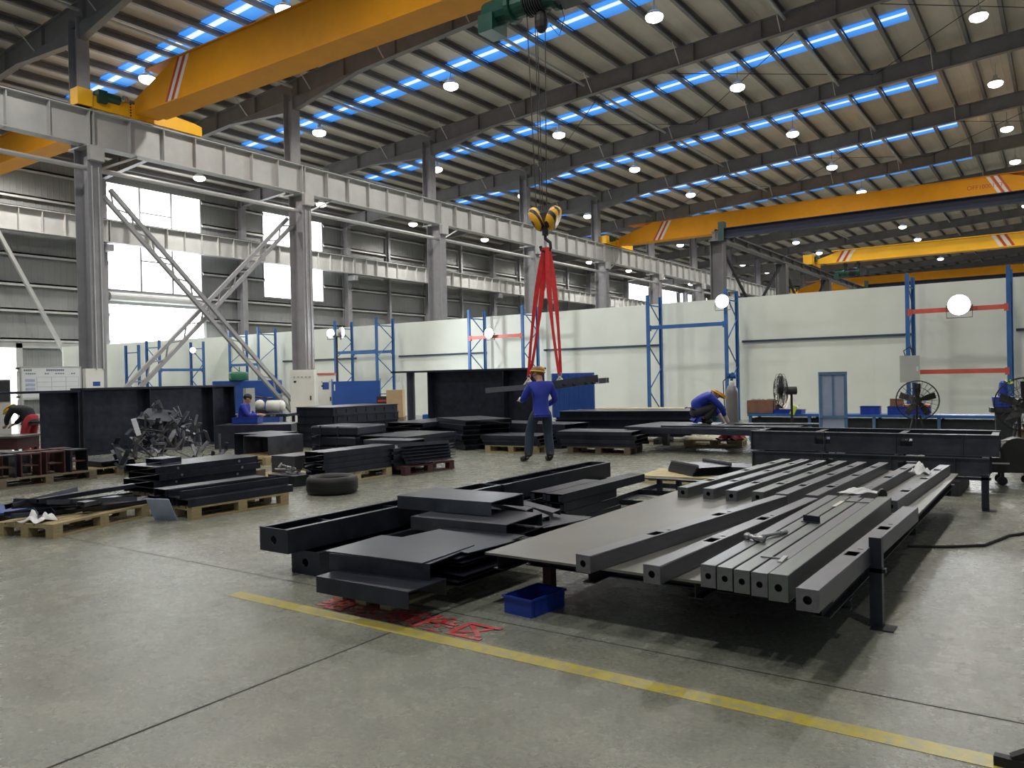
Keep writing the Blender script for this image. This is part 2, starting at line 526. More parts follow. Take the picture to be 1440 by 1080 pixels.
# diagonal roof rods in two bays
for n, (ya, yb) in enumerate(((26.65, 34.15), (41.65, 49.15))):
    b = MB()
    for xs in (-21, -13.5, -6):
        b.tube([(xs, ya, zraf(xs) + .5), (xs + 7.4, yb, zraf(xs + 7.4) + .5)], .014, 4)
        b.tube([(xs + 7.4, ya, zraf(xs + 7.4) + .5), (xs, yb, zraf(xs) + .5)], .014, 4)
    tag(b.build('roof_bracing_rods', 'rail'), 'thin crossed bracing rods under the roof between the %s frames' % ('third and fourth', 'fifth and sixth')[n], 'bracing')

# ---- left wall
wl = struct(MB().box(XL - .15, XL, YB, YF, 0, 11.6).build('wall_left', 'wallclad'))
OPEN = [(12.3, 15.6, 0, 3.2), (19.6, 24.5, 0, 10.95), (28.3, 32.6, 6.2, 10.95), (72, 77.6, 7.4, 10.8), (80.5, 85, 7.4, 10.8), (86, 89.5, 7.4, 10.8), (94, 98, 7.4, 10.8)]
g = MB()
for z in (1.1, 2.3, 3.55, 4.8, 5.9, 7.15, 8.4, 9.6, 10.75):
    cuts = sorted([(a, b) for a, b, c, d in OPEN if c - .1 < z < d + .1])
    y = YB
    for a, b in cuts + [(YF, YF)]:
        if a > y: g.box(XL, XL + .2, y, a, z, z + .07); g.box(XL + .14, XL + .2, y, a, z - .09, z + .07)
        y = b
g.build('girt', 'girt', wl)
for i, (y0, y1, z0, z1, nv, hs, lab) in enumerate(((19.6, 24.5, 5.95, 10.95, 3, (7.45, 9.75), 'tall bright window of clear panes behind the crossed brace'),
                                              (28.3, 32.6, 6.2, 10.95, 2, (8.3,), 'bright window with tall panes behind the second column'),
                                              (72, 77.6, 7.4, 10.8, 3, (), 'far bright high window in the left wall'),
                                              (80.5, 85, 7.4, 10.8, 3, (), 'far bright high window, second along'),
                                              (86, 89.5, 7.4, 10.8, 2, (), 'far bright high window, third along'),
                                              (94, 98, 7.4, 10.8, 2, (), 'far bright high window, last along'))):
    w = struct(MB().box(XL + .01, XL + .03, y0, y1, z0, z1).build('window_%d' % (i + 1), 'window'), lab)
    f = MB()
    for yy in [y0 + (y1 - y0) * q / nv for q in range(nv + 1)]:
        f.box(XL + .02, XL + .09, yy - .035, yy + .035, z0, z1)
    for zz in [z0, z1]:
        f.box(XL + .02, XL + .1, y0, y1, zz - .05, zz + .05)
    for zz in hs:
        f.box(XL + .02, XL + .085, y0 + (y1 - y0) / nv, y1 - (y1 - y0) / nv, zz - .03, zz + .03)
    f.build('window_frame', 'column', w)
d = struct(MB().box(XL + .01, XL + .03, 19.6, 24.5, .05, 5.35).build('door_1', 'window'), 'wide bright open doorway under the tall window')
f = MB(); f.box(XL + .0, XL + .16, 19.4, 24.7, 5.3, 5.9); f.box(XL + .0, XL + .12, 19.45, 19.6, 0, 5.3); f.box(XL + .0, XL + .12, 24.5, 24.65, 0, 5.3)
f.cyl((XL + .35, 19.5, 5.62), (XL + .35, 24.6, 5.62), .2)
f.build('door_frame', 'girder', d)
d = struct(MB().box(XL + .01, XL + .03, 12.3, 15.6, .05, 3.2).build('door_2', 'window'), 'bright doorway at the far left edge of the left wall')
f = MB(); f.box(XL, XL + .14, 12.1, 12.3, 0, 3.4); f.box(XL, XL + .14, 15.6, 15.85, 0, 3.4); f.box(XL, XL + .14, 12.1, 19.3, 3.2, 3.45)
f.build('door_frame', 'girt', d)
for i, y in enumerate(YC):
    b = MB().prism(Hprof(.3, .5, .02, .012), (XL + .42, y, 0), (XL + .42, y, zraf(XL) + .3), (1, 0, 0))
    b.box(XL + .65, XL + 1.25, y - .14, y + .14, 7.55, 7.85)
    o = b.build('wall_column', 'column')
    tag(o, 'grey steel column against the left wall, %s from the camera' % ORD[i], 'column', 'wall columns')
    if any(a < y + 3.75 < b_ for a, b_, c, d in OPEN) or y + 3.75 > YF: continue
    o2 = MB().prism(Hprof(.16, .25, .012, .01), (XL + .34, y + 3.75, 0), (XL + .34, y + 3.75, zraf(XL) + .3), (1, 0, 0)).build('wind_post', 'column')
    tag(o2, 'thin grey wind post on the left wall between its %s and next columns' % ORD[i], 'post', 'wind posts')
wb = struct(MB().box(XL, XE + 3, YF, YF + .2, 0, 15).build('wall_back', 'wallclad'))


# ---- crane runways
def runway_segment(x, y0, y1, ztop, depth, name, lab, group, m='girder', ns=7, w=.38):
    t = thing(name, lab, 'girder', (x, y0, 0), 0, group)
    L = y1 - y0
    b = MB()
    b.box(-w / 2, w / 2, .01, L - .01, ztop - .09, ztop - .06)
    b.box(-w / 2, w / 2, .01, L - .01, ztop - depth, ztop - depth + .025)
    b.box(-.008, .008, .01, L - .01, ztop - depth, ztop - .06)
    for q in range(ns + 1):
        y = .06 + (L - .12) * q / ns
        b.box(-w / 2 + .03, w / 2 - .03, y - .012, y + .012, ztop - depth, ztop - .06)
    b.build('beam', m, t)
    MB().prism([(-.05, 0), (.05, 0), (.05, .015), (.012, .025), (.012, .04), (.035, .045), (.035, .06), (-.035, .06), (-.035, .045), (-.012, .04), (-.012, .025), (-.05, .015)],
               (0, .0, ztop - .06), (0, L, ztop - .06)).build('rail', 'rail', t)
    return t


YS = [YC[0] - 7.5] + YC
for i in range(len(YS) - 1):
    which = 'before the first column' if i == 0 else 'from its %s column' % ORD[i - 1]
    runway_segment(XR, YS[i], YS[i + 1], 9.25, 1.05, 'runway_girder', 'light grey crane runway girder of the left column row, length %s' % which, 'left runway girders')
    runway_segment(XL + 1.0, YS[i], YS[i + 1], 9.0, 1.05, 'runway_girder', 'light grey crane runway girder along the left wall, length %s' % which, 'wall runway girders', ns=8)
for i, y in enumerate(YC):
    lab = 'grey steel crane column of the left row, %s from the camera' % ORD[i]
    t = thing('crane_column', lab, 'column', (XR, y, 0), 0, 'left row crane columns')
    MB().prism(Hprof(.4, .72, .025, .016), (-.1, 0, 0), (-.1, 0, 8.19), (1, 0, 0)).build('lower_shaft', 'column', t)
    MB().prism(Hprof(.36, .45, .022, .014), (-.44, 0, 8.19), (-.44, 0, zraf(XR) + .2), (1, 0, 0)).build('upper_shaft', 'column', t)
    b = MB(); b.box(-.7, .28, -.22, .22, 8.15, 8.195); b.box(.26, .42, -.2, .2, 7.75, 8.15)
    b.build('bracket', 'girder', t)
    MB().box(-.55, .35, -.32, .32, 0, .03).build('base_plate', 'column', t)
    if i < 2:
        for q in (-.1, .09):
            MB().tube([(.29, q, 2.0), (.29, q, 7.6)], .02, 6).build('conduit', 'pipe', t)

# conductor bar slung under the runway, in one run per bay
for i in range(len(YS) - 1):
    z = 7.56
    b = MB().tube([(XR + .1, YS[i] + .02, z), (XR + .1, YS[i + 1] - .02, z)], .07, 8)
    o = b.build('conductor_bar', 'pipe')
    if i > 0:
        hb = MB().box(XR - .1, XR + .12, YS[i] - .03, YS[i] + .0, z - .03, z + .03); hb.build('hanger', 'darkmetal', o)
    tag(o, 'pale grey horizontal bar under the left runway, run %s' % ('before the first column' if i == 0 else 'from its %s column' % ORD[i - 1]), 'conductor bar', 'conductor bars')
for i, y in enumerate(YC[:6]):   # short raking struts from column to girder soffit
    o = MB().tube([(XR + .05, y + .2, 7.58), (XR + .05, y + 1.35, 8.18)], .035, 6).build('knee_strut', 'girt')
    tag(o, 'short raking strut between the bar and the runway beside the %s crane column' % ORD[i], 'strut', 'knee struts')


# crossed lattice brace between the first two columns
def lattice(name, p0, p1, lab, gap=.3):
    p0, p1 = Vector(p0), Vector(p1)
    d = (p1 - p0).normalized(); u = Vector((1, 0, 0))
    n = d.cross(u).normalized()
    b = MB()
    for s in (-1, 1):
        b.prism([(-.055, -.055), (.055, -.055), (.055, .055), (-.055, .055)], p0 + n * gap / 2 * s, p1 + n * gap / 2 * s, u)
    o = b.build(name, 'brace')
    L = (p1 - p0).length
    z = MB(); k = int(L / .42)
    for q in range(k):
        a, c = p0 + d * (L * q / k), p0 + d * (L * (q + 1) / k)
        s = 1 if q % 2 else -1
        z.tube([a + n * gap / 2 * s, c - n * gap / 2 * s], .026, 4)
    z.build('lacing', 'brace', o)
    tag(o, lab, 'brace')
    return o


lattice('lattice_brace', (XR + .0, 12.1, 7.0), (XR + .0, 18.85, .35), 'laced diagonal brace falling from the first crane column to the foot of the second')
lattice('lattice_brace', (XR - .3, 18.85, 7.2), (XR - .3, 12.0, .6), 'laced diagonal brace rising to the second crane column, behind its twin')
o = MB().prism([(-.07, -.07), (.07, -.07), (.07, .07), (-.07, .07)], (-34.9, 13.6, 9.6), (-34.9, 17.35, 2.3)).build('wall_brace', 'girt')
tag(o, 'single pale diagonal brace in front of the left wall at the far left', 'brace')

# ------------------------------------------------------------------ partition, racks, inner runway
pw = struct(MB().box(-35.2, 6.0, 25.5, 25.6, 0, 3.96).build('wall_partition', 'panel'), 'pale panel partition wall behind the blue racks')
s = MB()
for a, b in ((-8.6, -3.6), (-16.2, -11.4), (-23.6, -18.9), (-31.2, -26.2), (-1.1, 6)):
    s.box(a, b, 25.44, 25.5, 2.5, 2.57)
s.build('trim_1', mat('dark_blue_trim', (.03, .05, .08), .5), pw)
struct(MB().add([(-35.3, 25.55, 0), (-34.6, 16.8, 0), (-34.7, 16.8, 0), (-35.4, 25.55, 0), (-35.3, 25.55, 3.95), (-34.6, 16.8, 3.2), (-34.7, 16.8, 3.2), (-35.4, 25.55, 3.95)],
                [(0, 3, 2, 1), (4, 5, 6, 7), (0, 1, 5, 4), (1, 2, 6, 5), (2, 3, 7, 6), (3, 0, 4, 7)]).build('wall_return', 'panel'), 'pale panel partition along the left wall')


def rack(x0, x1, y, beams, lab, H=4.15, dep=1.0, rz=0.0, loc=None):
    t = thing('pallet_rack', lab, 'rack', loc or ((x0 + x1) / 2, y, 0), rz, 'pallet racks along the partition')
    hw = abs(x1 - x0) / 2
    for sx in (-hw, hw):
        f = bpy.data.objects.new('upright_frame', None); C.objects.link(f); f.parent = t
        for yy in (0, dep):
            fr = MB()
            fr.prism([(-.05, -.04), (.05, -.04), (.05, .04), (.03, .04), (.03, -.02), (-.03, -.02), (-.03, .04), (-.05, .04)], (sx, yy, .01), (sx, yy, H), (0, 1 if yy == 0 else -1, 0))
            fr.box(sx - .07, sx + .07, yy - .06, yy + .06, 0, .012)
            fr.build('post', 'blue_rack', f)
        b = MB(); z = .25; k = 0
        b.box(sx - .015, sx + .015, 0, dep, H - .35, H - .31)
        while z < H - .9:
            a, c = (0, dep) if k % 2 else (dep, 0)
            b.tube([(sx, a, z), (sx, c, z + .75)], .02, 4); z += .75; k += 1
        b.build('bracing', 'blue_rack', f)
    for z, m, both in beams:
        for yy in ((0, dep) if both else (0,)):
            bb = MB(); bb.box(-hw + .05, hw - .05, yy - .03, yy + .03, z - .06, z + .06)
            for sx in (-hw + .05, hw - .05): bb.box(sx - .05, sx + .05, yy - .045, yy + .045, z - .11, z + .08)
            bb.build('beam', m, t)
    return t


rack(-3.56, -1.2, 24.2, ((3.1, 'red_beam', False), (1.45, 'red_beam', False)), 'blue upright pallet rack with two red beams at the right edge')
rack(-11.31, -8.67, 24.2, ((3.07, 'blue_rack', False),), 'blue pallet rack with one blue beam behind the crouching man')
rack(-18.77, -16.3, 24.2, ((3.07, 'red_beam', False),), 'blue pallet rack with one red beam behind the lifted steel')
rack(-26.16, -23.67, 24.2, ((2.75, 'blue_rack', True),), 'blue pallet rack behind the white electrical cabinets')
rack(-33.6, -31.4, 24.2, ((2.4, 'blue_rack', False),), 'blue pallet rack right of the crossed braces by the left corner')
t = rack(-1.2, 1.2, 0, ((2.2, 'blue_rack', False),), 'dark blue low pallet rack against the left wall under the bright doorway', 3.55, .9, R(95), (-33.85, 21.8, 0))
t = rack(-.9, .9, 0, (), 'dark blue low pallet rack beside the first crane column, at the left wall', 3.3, .9, R(95), (-33.45, 18.6, 0))


# floodlights on the racks
def floodlight(loc, lab, size=.2, power=0, tilt=18, yaw=0, cone=130):
    t = thing('floodlight', lab, 'floodlight', loc, R(yaw), 'floodlights on the racks')
    T = Matrix.Rotation(R(90), 4, 'X')
    b = MB(); b.lathe([(size * .98, .0), (size, -.03), (size * .8, -.09), (size * .45, -.14), (size * .3, -.16)], 24, T)
    b.build('housing', 'girt', t, True)
    b = MB(); b.lathe([(size * .95, .0), (size * .9, .035), (size * .6, .07), (.01, .085)], 24, T); b.build('lens', 'flood', t, True)  # wide round lens, the bloom of the light built into its shape
    br = MB(); br.tube([(-size - .02, .05, 0), (-size - .02, .05, -size - .05), (size + .02, .05, -size - .05), (size + .02, .05, 0)], .012, 5); br.build('yoke', 'darkmetal', t)
    if power:
        l = bpy.data.lights.new('flood_beam', 'SPOT'); l.energy = power; l.spot_size = R(cone); l.spot_blend = .6; l.shadow_soft_size = .25; l.color = (.93, .97, 1)
        lo = bpy.data.objects.new('flood_beam', l); C.objects.link(lo); lo.parent = t
        lo.location = (0, -.12, 0); lo.rotation_euler = (R(90 - tilt), 0, R(180))
    return t


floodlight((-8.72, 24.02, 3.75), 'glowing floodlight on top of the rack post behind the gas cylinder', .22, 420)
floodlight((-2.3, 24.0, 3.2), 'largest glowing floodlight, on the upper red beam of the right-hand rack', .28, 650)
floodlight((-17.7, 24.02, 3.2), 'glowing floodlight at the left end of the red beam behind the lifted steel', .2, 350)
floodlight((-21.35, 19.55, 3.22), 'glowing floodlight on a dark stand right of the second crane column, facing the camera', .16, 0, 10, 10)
floodlight((-21.2, 19.95, 3.26), 'added floodlight on a dark stand right of the second crane column, brightening the partition', .2, 800, 6, 132, 120)  # added lamp, put in to brighten part of the partition
t = thing('lamp_stand', 'dark lamp stand carrying one floodlight and an added one right of the second crane column', 'lamp stand', (-21.28, 19.76, 0))
MB().cyl((0, 0, .02), (0, 0, 3.15), .035).build('pole', 'darkmetal', t); MB().box(-.15, .2, -.25, .25, 3.1, 3.14).build('crossbar', 'darkmetal', t); MB().lathe([(.3, 0), (.3, .03), (.05, .06)], 18).build('base', 'darkmetal', t)
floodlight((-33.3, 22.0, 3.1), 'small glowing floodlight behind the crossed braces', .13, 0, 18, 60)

# inner low crane runway behind the partition
YI = (26.7, 34.2, 41.7, 49.2, 56.7)
for i, y in enumerate(YI):
    t = thing('inner_column', 'dark steel column of the low inner crane runway, %s beyond the partition' % ORD[i], 'column', (-9.8, y, 0), 0, 'inner runway columns')
    MB().prism(Hprof(.35, .45, .02, .014), (0, 0, 0), (0, 0, 6.1), (1, 0, 0)).build('shaft', 'rafter', t)
    MB().box(-.25, .25, -.25, .25, 6.06, 6.1).build('cap_plate', 'rafter', t)
    for s in ((-1, 1) if i else (1,)):
        MB().prism([(-.04, -.04), (.04, -.04), (.04, .04), (-.04, .04)], (0, s * .2, 6.0), (0, s * 3.6, 3.9), (1, 0, 0)).build('raking_brace', 'darkmetal', t)
for i in range(4):
    t = runway_segment(-9.8, YI[i] - (.25 if i == 0 else 0), YI[i + 1], 6.45, .34, 'inner_runway_beam', 'dark grey low runway beam from the %s inner column' % ORD[i], 'inner runway beams', 'rafter', 5, .3)
for i, (y, z) in enumerate(((26.55, 6.12), (50.5, 6.2))):
    t = thing('cross_beam', ('dark navy steel cross beam running right from the first inner column', 'dark cross beam far behind the right-hand rack')[i], 'beam', (0, y, 0))
    MB().prism(Hprof(.25, .33, .02, .014), (-9.5, 0, z + .17), (.8, 0, z + .17)).build('beam', 'navy', t)
    MB().box(-9.68, -9.48, -.16, .12, z - .1, z + .55).build('end_bracket', 'darkgreen', t)


# ------------------------------------------------------------------ bridge cranes
def crane(x0, x1, y, zr, dep, wid, lab, truck=3.8, end=1.5, stripes=(1.9, 1.9), bright=False, taper=.5, trucks=(True, True)):
    m = 'crane_bright' if bright else 'crane'
    t = thing('bridge_crane', lab, 'crane', (0, y, zr), 0, 'bridge cranes')
    g = MB()
    zb, zt = .1, .1 + dep
    n = [(x0 + .25, zb), (x1 - .25, zb), (x1 - .25, zt - dep * taper), (x1 - end, zt), (x0 + end, zt), (x0 + .25, zt - dep * taper)]
    vs = [(a, -wid / 2, b) for a, b in n] + [(a, wid / 2, b) for a, b in n]
    k = len(n)
    g.add(vs, [tuple(range(k)), tuple(range(k, 2 * k))[::-1]] + [(i, (i + 1) % k, k + (i + 1) % k, k + i) for i in range(k)])
    g.box(x0 + .9, x1 - .9, -wid / 2 - .06, wid / 2 + .06, zt, zt + .03)
    g.box(x0 + .6, x1 - .6, -wid / 2 - .05, wid / 2 + .05, zb - .03, zb)
    go = g.build('girder', m, t)
    for xs, sg in ((x0 + stripes[0], 1), (x1 - stripes[1], -1)):
        for kx, mb_, w in ((0, 'white', .14), (.16, 'red', .1), (.3, 'white', .14), (-.12, 'red', .1)):
            for yy in (-wid / 2 - .004, wid / 2 + .001):
                a = xs + kx * sg
                q = [(a, zb + .02), (a + w * sg, zb + .02), (a + w * sg + .55 * sg * dep, zt - .01), (a + .55 * sg * dep, zt - .01)]
                MB().add([(p, yy, r_) for p, r_ in q] + [(p, yy + .003, r_) for p, r_ in q], [(0, 1, 2, 3), (7, 6, 5, 4), (0, 4, 5, 1), (1, 5, 6, 2), (2, 6, 7, 3), (3, 7, 4, 0)]).build(mb_ + '_stripe', 'stripe_' + mb_, go)
    for xe, has in ((x0, trucks[0]), (x1, trucks[1])):
        if not has: continue
        b = MB()
        prof = [(-truck / 2, .02), (truck / 2, .02), (truck / 2, .3), (truck / 2 - .25, .36), (.9, .42), (-.9, .42), (-truck / 2 + .25, .36), (-truck / 2, .3)]
        vs = [(xe - .13, a, c) for a, c in prof] + [(xe + .13, a, c) for a, c in prof]
        k = len(prof)
        b.add(vs, [tuple(range(k)), tuple(range(k, 2 * k))[::-1]] + [(i, (i + 1) % k, k + (i + 1) % k, k + i) for i in range(k)])
        e = b.build('end_truck', 'crane_bright', t)
        MB().box(xe - .2, xe + .2, -truck / 2 - .06, -truck / 2 + .35, .02, .48).build('buffer_box', 'crane_bright', e)
        mo = MB(); mo.cyl((xe + .1, -truck / 2 + .75, .42), (xe + .1, -truck / 2 + 1.15, .42), .14); mo.box(xe - .05, xe + .25, -truck / 2 + .5, -truck / 2 + .75, .2, .55)
        mo.build('travel_motor', 'hoist', e)
        dt = MB(); dt.cyl((xe + .16, -truck / 2 + 1.25, .5), (xe + .16, -.5, .5), .09); dt.build('drive_tube', 'chrome', e)
        bo = MB()
        for q in range(5): bo.cyl((xe + .13, -.42, .08 + q * .08), (xe + .15, -.42, .08 + q * .08), .022, n=6)
        bo.build('bolt', 'black', e)
    return t


c1 = crane(XR, .25, 13.22, 9.25, 1.12, .72, 'nearest big yellow overhead bridge crane across the top left', 3.8, 2.2, (1.9, 1.9), False, .62)
c2 = crane(XR, .25, 43.55, 9.25, 1.05, .6, 'long yellow overhead bridge crane across the middle distance', 3.6, 2.4, (2.6, 2.2), False, .6)
tx = text_mesh('OFF10001T3', .27, 'lettering', 'stripe_red', c2, .002); tx.location = (-3.75, -.305, .62); tx.rotation_euler = (PI / 2, 0, 0); tx['label'] = 'small dark red lettering on the girder'
c3 = crane(-9.8, .6, 39.3, 6.45, .52, .4, 'small bright yellow crane on the low inner runway', 1.8, 1.3, (1.2, 2.4), True, .6)
c4 = crane(XR, .25, 83.0, 9.25, 1.1, .6, 'farthest yellow bridge crane seen over the right-hand rack', 3.6, 2.4, (2.6, 2.2), False, .6)
c5 = crane(XL + 1.0, XR - .9, 12.75, 9.05, .85, .6, 'orange-yellow bridge crane in the left aisle behind the runway', 3.2, 1.6, (1.7, 1.7), False, .55, (True, False))


def hoist(loc, lab, s=1.0, drop=3.6, hook=True):
    t = thing('electric_hoist', lab, 'hoist', loc)
    b = MB(); b.cyl((-.42 * s, 0, 0), (.35 * s, 0, 0), .2 * s, n=20); b.cyl((-.5 * s, 0, 0), (-.42 * s, 0, 0), .26 * s, n=20); b.cyl((.35 * s, 0, 0), (.43 * s, 0, 0), .26 * s, n=20)
    b.build('drum_casing', 'hoist', t)
    dr = MB()
    for q in range(8): dr.cyl(((-.16 + q * .045) * s, 0, 0), ((-.135 + q * .045) * s, 0, 0), .235 * s, n=20)
    dr.build('rope_drum', 'darkmetal', t)
    b = MB(); b.cyl((-1.0 * s, 0, .02), (-.5 * s, 0, .02), .2 * s, .23 * s, n=14); b.box(-1.05 * s, -.75 * s, -.22 * s, .22 * s, -.35 * s, -.05 * s); b.build('motor', 'hoist', t)
    b = MB(); b.box(.43 * s, .8 * s, -.2 * s, .2 * s, -.2 * s, .22 * s); b.build('gearbox', 'darkmetal', t)
    b = MB()
    for q in (-.4, .35): b.box(q * s - .02, q * s + .02, -.24 * s, .24 * s, .1 * s, .55 * s)
    for q in (-.4, .35):
        for yy in (-.2, .2): b.cyl((q * s - .05, yy * s, .5 * s), (q * s + .05, yy * s, .5 * s), .09 * s)
    b.build('trolley', 'darkmetal', t)
    if hook:
        b = MB(); b.blob((.12, -.02, -.45), (.13, .13, .22)); b.build('limit_weight', 'black', t)
        b = MB()
        for xx, yy in ((-.22, 0), (-.02, .05), (.0, -.05), (.2, 0)):
            b.tube([(xx, yy, -.1), (xx * .55 + .03, yy, -drop)], .009, 4)
        b.build('wire_rope', 'black', t)
        b = MB(); b.tube([(.5, 0, -.1), (.62, 0, -.5), (.5, 0, -.8), (.3, 0, -.55)], .008, 4); b.build('pendant_cable', 'black', t)
    return t


HX, HY = -8.12, 12.9
hoist((HX - .1, HY, 8.72), 'dark green electric hoist under the nearest crane, ropes hanging down', 1.15, 4.0)
hoist((-8.05, 39.3, 6.05), 'small dark green hoist under the bright yellow inner crane', .75, 1.0, False)

# hook block
t = thing('hook_block', 'black and yellow striped hook block hanging on the wire ropes', 'hook block', (HX, HY, 4.55), R(20))
for sx in (-1, 1):
    b = MB(); T = Matrix.Translation((sx * .16, 0, 0)) @ Matrix.Rotation(R(sx * 24), 4, 'Y') @ Matrix.Rotation(R(90), 4, 'Y')
    b.lathe([(.08, -.1), (.2, -.09), (.235, -.04), (.235, .04), (.2, .09), (.08, .1)], 20, T)
    b.build('sheave_guard', 'hazard', t, True)
b = MB(); b.box(-.12, .12, -.06, .06, -.12, .1); b.cyl((0, 0, -.32), (0, 0, -.1), .06); b.build('crosshead', 'darkmetal', t)
b = MB(); b.tube([(0, 0, -.3), (0, 0, -.38), (.09, 0, -.46), (.1, 0, -.56), (.02, 0, -.64), (-.08, 0, -.6), (-.1, 0, -.52)], .032, 8); b.build('hook', 'black', t)


def sling(a, c, lab, m, w=.075, bow=(0, 0, 0)):
    """flat webbing loop from hook to load: two plies with a little slack"""
    a, c = Vector(a), Vector(c)
    b = MB()
    for off in (-.03, .03):
        pts = []
        for q in range(9):
            u = q / 8
            p = a.lerp(c, u) + Vector((off * math.sin(PI * u) * 1.6, off, 0)) + Vector(bow) * math.sin(PI * u)
            pts.append(p)
        d = (c - a).normalized(); side = Vector((math.cos(YAW), math.sin(YAW), 0))
        vs = []
        for q, p in enumerate(pts):
            ww = w * (.55 + .45 * math.sin(PI * min(1, q / 8 * 1.4 + .15))) / 2
            n = d.cross(side).normalized() * .006
            vs += [p - side * ww - n, p + side * ww - n, p + side * ww + n, p - side * ww + n]
        fs = []
        for q in range(8):
            for e in range(4):
                fs.append((q * 4 + e, q * 4 + (e + 1) % 4, q * 4 + 4 + (e + 1) % 4, q * 4 + 4 + e))
        fs += [(0, 1, 2, 3), (32, 33, 34, 35)]
        b.add(vs, fs)
    o = b.build('lifting_sling', m)
    tag(o, lab, 'sling', 'lifting slings')
    return o


LZ = 1.52
sling((HX - .02, HY, 4.0), (-8.62, 13.0, LZ + .04), 'red webbing sling, left leg, running from the hook to the left shackle', 'sling', .1)
sling((HX + .05, HY, 4.0), (-7.86, 12.9, LZ + .06), 'red webbing sling, right leg, running from the hook to the right shackle', 'sling', .1)

# the lifted steel: two long sections side by side under the slings
t = thing('lifted_channel', 'long dark steel channel hanging in the slings, left end lower', 'steel section', (-8.28, 12.96, 1.3), R(8))
b = MB(); b.prism(Uprof(.16, .1, .01, False), (-1.25, .05, -.06), (1.3, .05, .1)); b.build('channel', 'steel_light', t)
t2 = thing('lifted_plate', 'thin dark perforated steel section hanging beside the lifted channel, right end with holes', 'steel section', (-8.0, 12.8, 1.36), R(3))
b = MB(); b.prism(Lprof(.14, .16, .012), (-.3, 0, -.1), (1.0, 0, .04)); b.build('angle', 'steel_mid', t2)
b = MB()
for q in (.35, .55, .8, .94): b.cyl((q, -.155, -.0 + q * .05), (q, -.12, -.0 + q * .05), .028, n=10)
b.build('bolt_hole', 'hole', t2)
for i, x in enumerate((-8.62, -7.86)):
    k = thing('plate_clamp', 'pale lifting clamp at the foot of the %s sling leg' % ('left', 'right')[i], 'clamp', (x, 12.98 - i * .08, 1.45 + .02 * i))
    b = MB(); b.tube([(-.12, 0, -.08), (-.05, 0, .0), (0, 0, .07), (.05, 0, .0), (.12, 0, -.08)], .022, 6); b.tube([(-.05, 0, .0), (.05, 0, .0)], .02, 6); b.build('jaw', 'offwhite', k)
    b = MB(); b.tube([(.04 * math.cos(a * PI / 4), 0, .1 + .05 * math.sin(a * PI / 4)) for a in range(8)], .01, 5, True); b.build('shackle', 'chrome', k)
# ------------------------------------------------------------------ high bay lamps
LROWS = ((-33.5, 11.25, 'in the row along the left wall'), (-25.2, 11.8, 'in the left aisle row beside the runway'),
         (-18.2, 12.15, 'in the left row of the main bay'), (-10.2, 12.45, 'in the middle row of the main bay'), (-2.2, 12.95, 'in the right row of the main bay'))
LAMP_W = 1150
ld = bpy.data.lights.new('lamp_beam', 'SPOT')
ld.energy = LAMP_W; ld.spot_size = R(158); ld.spot_blend = .5; ld.shadow_soft_size = .3; ld.color = (1, .955, .875)


def make_lamp(x, y, z, lab, roof):
    t = thing('high_bay_lamp', lab, 'lamp', (x, y, z), 0, 'high bay lamps')
    b = MB(); b.lathe([(.04, .34), (.07, .33), (.08, .22), (.07, .17)], 14); b.build('ballast', 'lampshade', t)
    b = MB(); b.lathe([(.07, .2), (.15, .17), (.23, .1), (.27, .03), (.26, .03), (.15, .14), (.07, .18)], 20); b.build('shade', 'lampshade', t, True)
    b = MB(); b.lathe([(.12, .13), (.24, .06), (.275, .0), (.25, -.08), (.14, -.14), (.01, -.16)], 18); b.build('lens', 'lamp', t, True)  # oversized dome puts the lamp's halation into its shape
    b = MB(); b.tube([(0, 0, .32), (0, 0, roof + .0)], .008, 5); b.build('chain', 'darkmetal', t)
    lo = bpy.data.objects.new('lamp_beam', ld); C.objects.link(lo); lo.parent = t; lo.location = (0, 0, -.2)
    return t


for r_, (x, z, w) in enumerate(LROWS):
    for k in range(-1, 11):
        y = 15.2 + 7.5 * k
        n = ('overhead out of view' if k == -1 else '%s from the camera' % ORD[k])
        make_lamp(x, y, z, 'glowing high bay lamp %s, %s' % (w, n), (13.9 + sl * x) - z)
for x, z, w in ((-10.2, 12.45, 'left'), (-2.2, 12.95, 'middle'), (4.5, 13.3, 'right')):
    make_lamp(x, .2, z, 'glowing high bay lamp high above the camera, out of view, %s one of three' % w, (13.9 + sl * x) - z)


# ------------------------------------------------------------------ pallets and steel stock
def pallet(cx, cy, rz, lab, m='wood', L=1.2, W=.8, h=.145, z=0):
    t = thing('pallet', lab, 'pallet', (cx, cy, z), rz, 'wooden pallets')
    n = 6
    for q in range(n):                                   # top boards run along x
        y = -W / 2 + (W - .11) * q / (n - 1)
        MB().box(-L / 2, L / 2, y, y + .11, h - .022, h).build('deck_board', m, t)
    for xx in (-L / 2, -.06, L / 2 - .12):
        b = MB(); b.box(xx, xx + .12, -W / 2, W / 2, h - .044, h - .022)
        b.build('stringer_board', m, t)
    for yy in (-W / 2, -.05, W / 2 - .1):
        for xx in (-L / 2, -.06, L / 2 - .12): MB().box(xx, xx + .12, yy, yy + .1, .02, h - .044).build('block', m, t)
        MB().box(-L / 2, L / 2, yy, yy + .1, 0, .02).build('base_board', m, t)
    return t


